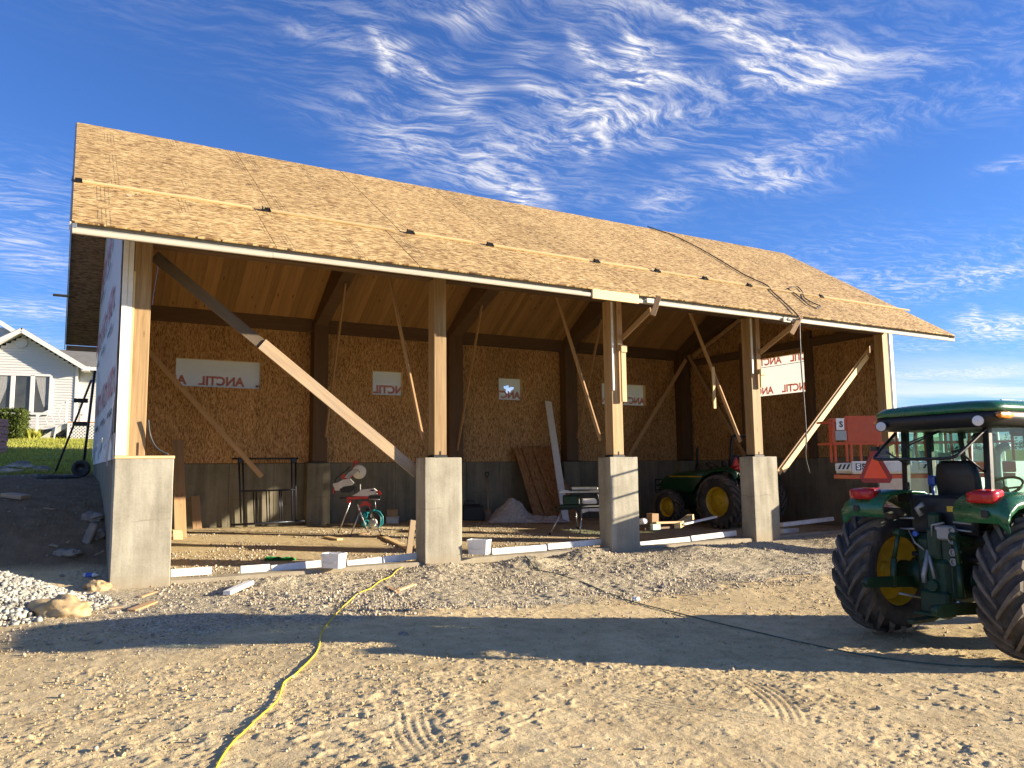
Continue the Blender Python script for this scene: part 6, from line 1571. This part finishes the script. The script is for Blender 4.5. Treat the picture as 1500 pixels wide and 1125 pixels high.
            m_ = MB(); m_.beam((-.05, s_ * .61, 1.66), (1.3, s_ * .61, 1.25), .05, .05) if False else m_.beam((.0, s_ * .50, 1.64), (.55, s_ * .58, 1.5), .05, .05); obj('sill_bar', m_, M_black, T)
            m_ = MB(); m_.add([(0, s_ * .51, 1.66), (.53, s_ * .595, 1.5), (.53, s_ * .595, 2.38), (0.0, s_ * .51, 2.38)], [(0, 1, 2, 3)]); m_.add([(.57, s_ * .595, 1.0), (1.26, s_ * .575, 1.05), (1.16, s_ * .575, 2.38), (.57, s_ * .595, 2.38)], [(0, 1, 2, 3)]); obj('side_glass', m_, M_cabglass, T)
            m_ = MB(); m_.beam((1.30, s_ * .60, 2.2), (1.38, s_ * .92, 2.12), .03, .03); m_.box((1.38, s_ * .95, 2.0), (.05, .18, .28), .02); obj('mirror', m_, M_black, T)
        m_ = MB(); m_.add([(1.29, -.56, 1.45), (1.29, .56, 1.45), (1.17, .56, 2.38), (1.17, -.56, 2.38)], [(0, 1, 2, 3)]); obj('windscreen', m_, M_cabglass, T)
        # rear window swung up on its hinges
        a0, a1 = Vector((-.10, 0, 2.36)), Vector((-.58, 0, 2.06))
        m_ = MB(); m_.add([(a0.x, -.52, a0.z), (a0.x, .56, a0.z), (a1.x, .50, a1.z), (a1.x, -.46, a1.z)], [(0, 1, 2, 3)]); rwg = obj('rear_window', m_, M_cabglass, T)
        m_ = MB(); m_.tube(smooth([Vector(p) for p in [(a0.x, .56, a0.z), (a1.x + .12, .53, a1.z + .07), (a1.x, .48, a1.z), (a1.x - .01, .2, a1.z - .01), (a1.x - .01, -.2, a1.z - .01), (a1.x, -.44, a1.z), (a1.x + .12, -.49, a1.z + .07), (a0.x, -.52, a0.z)]], 4), .018, 8); obj('window_frame', m_, M_black, rwg, T.M, local=False)
        
        for (y0, y1, z1) in ((.45, .48, 1.98), (-.40, -.48, 1.86)): m_ = MB(); m_.tube([(a1.x + .16, y0, a1.z + .08), (-.02, y1, z1)], .012, 6); obj('gas_strut', m_, M_black, T)
        m_ = MB(); m_.tube([(-.16, -.05, 2.36), (-.40, .22, 2.19)], .010, 5); m_.tube([(-.16, -.02, 2.36), (-.36, .3, 2.21)], .007, 5); obj('wiper', m_, M_black, T)
        m_ = MB(); m_.beam((-.05, -.60, 1.60), (-.05, .60, 1.60), .07, .09); obj('rear_sill', m_, M_black, T)
        m_ = MB(); m_.box((1.0, -.32, 2.36), (.16, .34, .11), .03); m_.box((.9, .12, 2.30), (.2, .24, .12), .04); obj('roof_console', m_, M_gray, T)
        m_ = MB(); m_.box((.60, .575, 2.05), (.012, .01, .12)); m_ = MB().box((.56, .56, 2.02), (.07, .02, .12), .003); obj('yellow_sticker', m_, M_yellow, T)
        m_ = MB(); m_.tube(smooth([Vector(p) for p in [(1.42, .30, 1.2), (1.42, .30, 1.6), (1.42, .30, 2.05), (1.45, .27, 2.17), (1.54, .22, 2.21)]], 5), .055, 12); m_.tube([(1.42, .30, 1.3), (1.42, .30, 1.75)], .085, 14); obj('exhaust', m_, plain('exhaust_metal', (.28, .31, .33), .45, .5), T)
        m_ = MB(); m_.box((.4, .42, 1.62), (.5, .16, .05), .02); m_.box((.3, -.42, 1.6), (.6, .2, .1), .03); obj('side_console', m_, M_lgray, T)
        m_ = MB(); m_.box((.15, .30, 1.80), (.09, .09, .12), .02); m_.tube([(.15, .3, 1.6), (.15, .3, 1.75)], .015, 6); obj('lever_pod', m_, M_blue, T)
        m_ = MB(); m_.prism([(-.16, 1.36), (-.16, 1.58), (.1, 1.62), (.1, 1.36)], .76, Matrix(((1, 0, 0, 0), (0, 0, -1, 0), (0, 1, 0, 0), (0, 0, 0, 1)))); obj('rear_panel', m_, M_dgreen, T)
        m_ = MB(); m_.box((-.175, -.12, 1.50), (.01, .09, .06)); obj('warning_sticker', m_, M_yellow, T)
    else:
        m_ = MB(); p_ = [Vector(q) for q in [(-.12, .52, 1.0), (-.12, .52, 1.6), (-.16, .52, 2.35), (-.16, .46, 2.52), (-.16, .36, 2.56), (-.16, -.36, 2.56), (-.16, -.46, 2.52), (-.16, -.52, 2.35), (-.12, -.52, 1.6), (-.12, -.52, 1.0)]]; m_.tube(p_, .042, 8); m_.box((-.13, .52, 1.75), (.1, .1, .14), .02); m_.box((-.13, -.52, 1.75), (.1, .1, .14), .02); obj('roll_bar', m_, M_black, T)
        m_ = MB(); m_.tube([(1.62, -.02, 1.55), (1.62, -.02, 2.02), (1.60, -.02, 2.24), (1.57, -.02, 2.28)], .036, 10); m_.tube([(1.62, -.02, 1.55), (1.62, -.02, 1.75)], .07, 12); obj('exhaust', m_, M_black, T)
        m_ = MB(); m_.tube([(2.98, .28, .9), (3.12, .28, .95), (3.12, .28, 1.32), (2.98, .28, 1.32)], .02, 6); m_.tube([(2.98, -.28, .9), (3.12, -.28, .95), (3.12, -.28, 1.32), (2.98, -.28, 1.32)], .02, 6)
        for z in (1.0, 1.15, 1.32): m_.tube([(3.12, .28, z), (3.12, -.28, z)], .02, 6)
        obj('bull_bar', m_, M_black, T)
        m_ = MB(); m_.box((.15, .5, 1.78), (.14, .12, .16), .03); m_.tube([(.3, .4, 1.2), (.3, .42, 1.85)], .015, 6); obj('lever', m_, M_black, T)
    return T
def ground_M(x, y, az, dz=0.0):
    return Matrix.Translation((x, y, hz(x, y) + dz)) @ Matrix.Rotation(az, 4, 'Z')
th = R(-3); lw0 = Vector((7.99, -7.51)); org = lw0 + Vector((math.sin(th), -math.cos(th))) * .86
tractor(ground_M(org.x, org.y, th, .03), 'green tractor with glazed cab and its rear window swung up parked in front', True)
hd = R(94); lw1 = Vector((16.0, 3.2)); org = lw1 + Vector((math.sin(hd), -math.cos(hd))) * .86
tractor(ground_M(org.x, org.y, hd, .01), 'green tractor darkened for barn shade with roll bar and yellow wheels parked inside the right bay', False, 1.05)

# -- orange scissor lift
LZ = 16.9
def lat(u): return (u - 750) / FPX * LZ
lx0_, lx1_ = lat(1218), lat(1484)
lo = Vector((CAM.x, CAM.y, 0)) + Vector((CF.x, CF.y, 0)).normalized() * LZ + HXV * lx0_
gz_ = hz(lo.x + 2, lo.y - 1)
lift = Thing('scissor_lift', 'orange scissor lift with railed platform standing behind the front tractor', 'lift', M=Matrix(((HXV.x, HYV.x, 0, lo.x), (HXV.y, HYV.y, 0, lo.y), (0, 0, 1, gz_), (0, 0, 0, 1))))
LL = lx1_ - lx0_; s_ = LZ / FPX
def lu(u): return (u - 1218) * s_
def lv(v, u=1250): return 1.75 - (v - (686.8 - .0117 * (u - 750))) * s_ - gz_
zt, zm, zd, zb_ = lv(611), lv(649), lv(677), lv(695)
DP = .9
m_ = MB(); m_.box((LL / 2 + .2, DP / 2, (zd + zb_) / 2), (LL - .4, DP - .02, zd - zb_ - .02), .02); obj('deck', m_, M_lgray, lift)
m_ = MB(); m_.box((lu(1240) + (LL - lu(1240)) / 2, DP / 2, zb_ - .05), (LL - lu(1240), DP - .1, .09), .01); obj('deck_beam', m_, M_orange, lift)
for u in (1238.5, 1245, 1284, 1340, 1384, 1392, 1452, 1482):
    for y in (.03, DP - .03):
        m_ = MB(); m_.beam((lu(u), y, zd), (lu(u), y, zt), .045, .045, (0, 1, 0)); obj('rail_post', m_, M_orange, lift)
for y in (.03, DP - .03):
    for (a, b, z) in ((1238, 1484, zt), (1219, 1484, zm), (1219, 1238, zt - .08)):
        m_ = MB(); m_.beam((lu(a), y, z), (lu(b), y, z), .04, .04); obj('rail', m_, M_orange, lift)
for x in (lu(1219.5), LL):
    for z in (zt - .08, zm): m_ = MB(); m_.beam((x, .03, z), (x, DP - .03, z), .04, .04); obj('rail', m_, M_orange, lift)
m_ = MB(); m_.beam((lu(1219.5), .03, zt - .1), (lu(1219.5), .03, zm), .05, .04, (0, 1, 0)); m_.box((lu(1220), .02, zt - .2), (.05, .04, .14)); obj('end_post', m_, M_orange, lift)
m_ = MB(); m_.box(((lu(1240) + lu(1289)) / 2, -.002, (zt + zm) / 2), (lu(1289) - lu(1240), .012, zt - zm - .04), .003); obj('infill_panel', m_, M_orange, lift)
m_ = MB(); m_.box((lu(1230), .0, (lv(613) + lv(630)) / 2), (lu(1236) - lu(1224.5), .02, lv(613) - lv(630)), .004); obj('manual_box', m_, M_foam, lift)
m_ = MB(); m_.box((lu(1230), .0, (lv(631) + lv(645)) / 2), (lu(1236) - lu(1220), .03, lv(631) - lv(645)), .004); obj('control_box', m_, M_gray, lift)
tS = text_mesh('S', .17, .001, .006); tS.materials.append(M_text_k); obj('print', tS, None, lift, Matrix(((1, 0, 0, lu(1231)), (0, 0, -1, -.014), (0, 1, 0, lv(622)), (0, 0, 0, 1))))
m_ = MB(); m_.box((lu(1231), -.005, lv(684)), (lu(1242) - lu(1219), .05, .16), .01); hp_ = obj('hazard_plate', m_, plain('pale_plate', (.52, .50, .42), .5), lift)
m_ = MB()
for k in range(3):
    x0 = lu(1222 + 6 * k); m_.add([(x0, -.034, lv(687)), (x0 + .045, -.034, lv(687)), (x0 + .10, -.034, lv(680)), (x0 + .055, -.034, lv(680))], [(0, 1, 2, 3)])
obj('hazard_stripe', m_, M_black, hp_)
m_ = MB(); m_.box(((lu(1243) + lu(1330)) / 2, -.008, lv(684)), (lu(1330) - lu(1243), .05, .24), .01); sp_ = obj('side_plate', m_, M_lgray, lift)
m_ = MB(); m_.box((lu(1252), -.035, lv(684)), (.11, .004, .15)); obj('dark_square', m_, M_text_k, sp_)
tS2 = text_mesh('S', .16, .001, .006); tS2.materials.append(M_text_w); obj('print', tS2, None, sp_, Matrix(((1, 0, 0, lu(1252)), (0, 0, -1, -.039), (0, 1, 0, lv(684)), (0, 0, 0, 1))))
tS3 = text_mesh('SD', .17, .001, .008); tS3.materials.append(M_text_k); obj('print', tS3, None, sp_, Matrix(((1, 0, 0, lu(1264)), (0, 0, -1, -.036), (0, 1, 0, lv(684)), (0, 0, 0, 1))))
m_ = MB(); m_.box((lu(1358), -.005, lv(684)), (.5, .05, .14), .01); hp2 = obj('hazard_plate', m_, MATS['pale_plate'], lift)
m_ = MB()
for k in range(4):
    x0 = lu(1346 + 6 * k); m_.add([(x0, -.034, lv(687)), (x0 + .045, -.034, lv(687)), (x0 + .10, -.034, lv(681)), (x0 + .055, -.034, lv(681))], [(0, 1, 2, 3)])
obj('hazard_stripe', m_, M_black, hp2)
m_ = MB(); m_.box((lu(1440), -.005, lv(686)), (lu(1484) - lu(1400), .05, .22), .01); obj('side_plate', m_, M_orange, lift)
cx_ = LL / 2 + .45
m_ = MB(); m_.box((cx_, DP / 2, .62), (2.7, .78, .42), .05); m_.box((cx_, DP / 2, .95), (2.5, .7, .2), .03); obj('chassis', m_, M_orange, lift)
for y in (.2, DP - .2):
    for k in range(2):
        z0 = 1.06 + .12 * k
        m_ = MB(); m_.beam((cx_ - 1.2, y, z0), (cx_ + 1.2, y, z0 + .1), .05, .08); m_.beam((cx_ - 1.2, y + .06, z0 + .1), (cx_ + 1.2, y + .06, z0), .05, .08); obj('scissor_arm', m_, M_gray, lift)
for x in (cx_ - .95, cx_ + .95):
    for y in (.12, DP - .12):
        w_ = sub_empty('wheel', lift, Matrix.Translation((x, y, .40)) @ Matrix.Rotation(R(90), 4, 'Z'))
        child('tyre', MB().lathe([(.22, -.1), (.36, -.13), (.40, -.09), (.40, .09), (.36, .13), (.22, .1)], 24, close=True).mesh('tyre'), M_rubber, w_); child('rim', MB().lathe([(.01, -.06), (.2, -.05), (.225, -.09)], 20).mesh('rim'), M_lgray, w_)
# -- white truck beyond the lift
tx, ty = 18.0, -1.22
tk = Thing('white_truck', 'white truck with boxy cab standing beyond the orange lift', 'truck', M=ground_M(tx, ty, R(0)))
m_ = MB(); m_.prism([(0, .75), (0, 1.72), (.3, 1.86), (1.35, 1.95), (1.55, 1.95), (1.55, .75)], 1.6, Matrix(((1, 0, 0, 0), (0, 0, -1, 0), (0, 1, 0, 0), (0, 0, 0, 1)))); obj('bonnet', m_, M_tub, tk)
m_ = MB(); m_.box((2.32, 0, 1.22), (1.52, 1.66, 1.0), .06); m_.box((2.38, 0, 2.82), (1.35, 1.6, .12), .05)
for x0, x1 in ((1.6, 1.8), (3.03, 3.0)):
    for y in (-.79, .79): m_.beam((x0, y, 1.65), (x1, y * .95, 2.8), .09, .09, (0, 1, 0), .02)
obj('cab', m_, M_tub, tk)
m_ = MB(); m_.add([(1.6, -.78, 1.72), (1.6, .78, 1.72), (1.8, .74, 2.78), (1.8, -.74, 2.78)], [(0, 1, 2, 3)]); m_.add([(1.63, -.80, 1.72), (3.03, -.80, 1.72), (3.0, -.765, 2.78), (1.83, -.765, 2.78)], [(0, 1, 2, 3)]); m_.add([(1.63, .80, 1.72), (3.03, .80, 1.72), (3.0, .765, 2.78), (1.83, .765, 2.78)], [(3, 2, 1, 0)]); obj('window', m_, M_cabglass, tk)
m_ = MB(); m_.box((4.6, 0, .95), (2.9, 1.66, .12), .02); m_.box((4.6, -.80, 1.45), (2.9, .05, .9), .01); m_.box((4.6, .80, 1.45), (2.9, .05, .9), .01); m_.box((3.2, 0, 1.6), (.06, 1.66, 1.2), .01); obj('bed', m_, M_tub, tk)
m_ = MB(); m_.box((3.0, 0, .7), (6.0, .8, .2), .03); m_.box((-.06, 0, .65), (.12, 1.75, .22), .03); obj('frame', m_, M_black, tk)
for x in (.8, 4.8):
    for y in (-.74, .74):
        w_ = sub_empty('wheel', tk, Matrix.Translation((x, y, .42)) @ Matrix.Rotation(R(90), 4, 'Z'))
        child('tyre', MB().lathe([(.22, -.1), (.38, -.12), (.42, -.08), (.42, .08), (.38, .12), (.22, .1)], 24, close=True).mesh('tyre'), M_rubber, w_); child('rim', MB().lathe([(.01, -.04), (.2, -.06), (.225, -.09)], 20).mesh('rim'), M_lgray, w_)
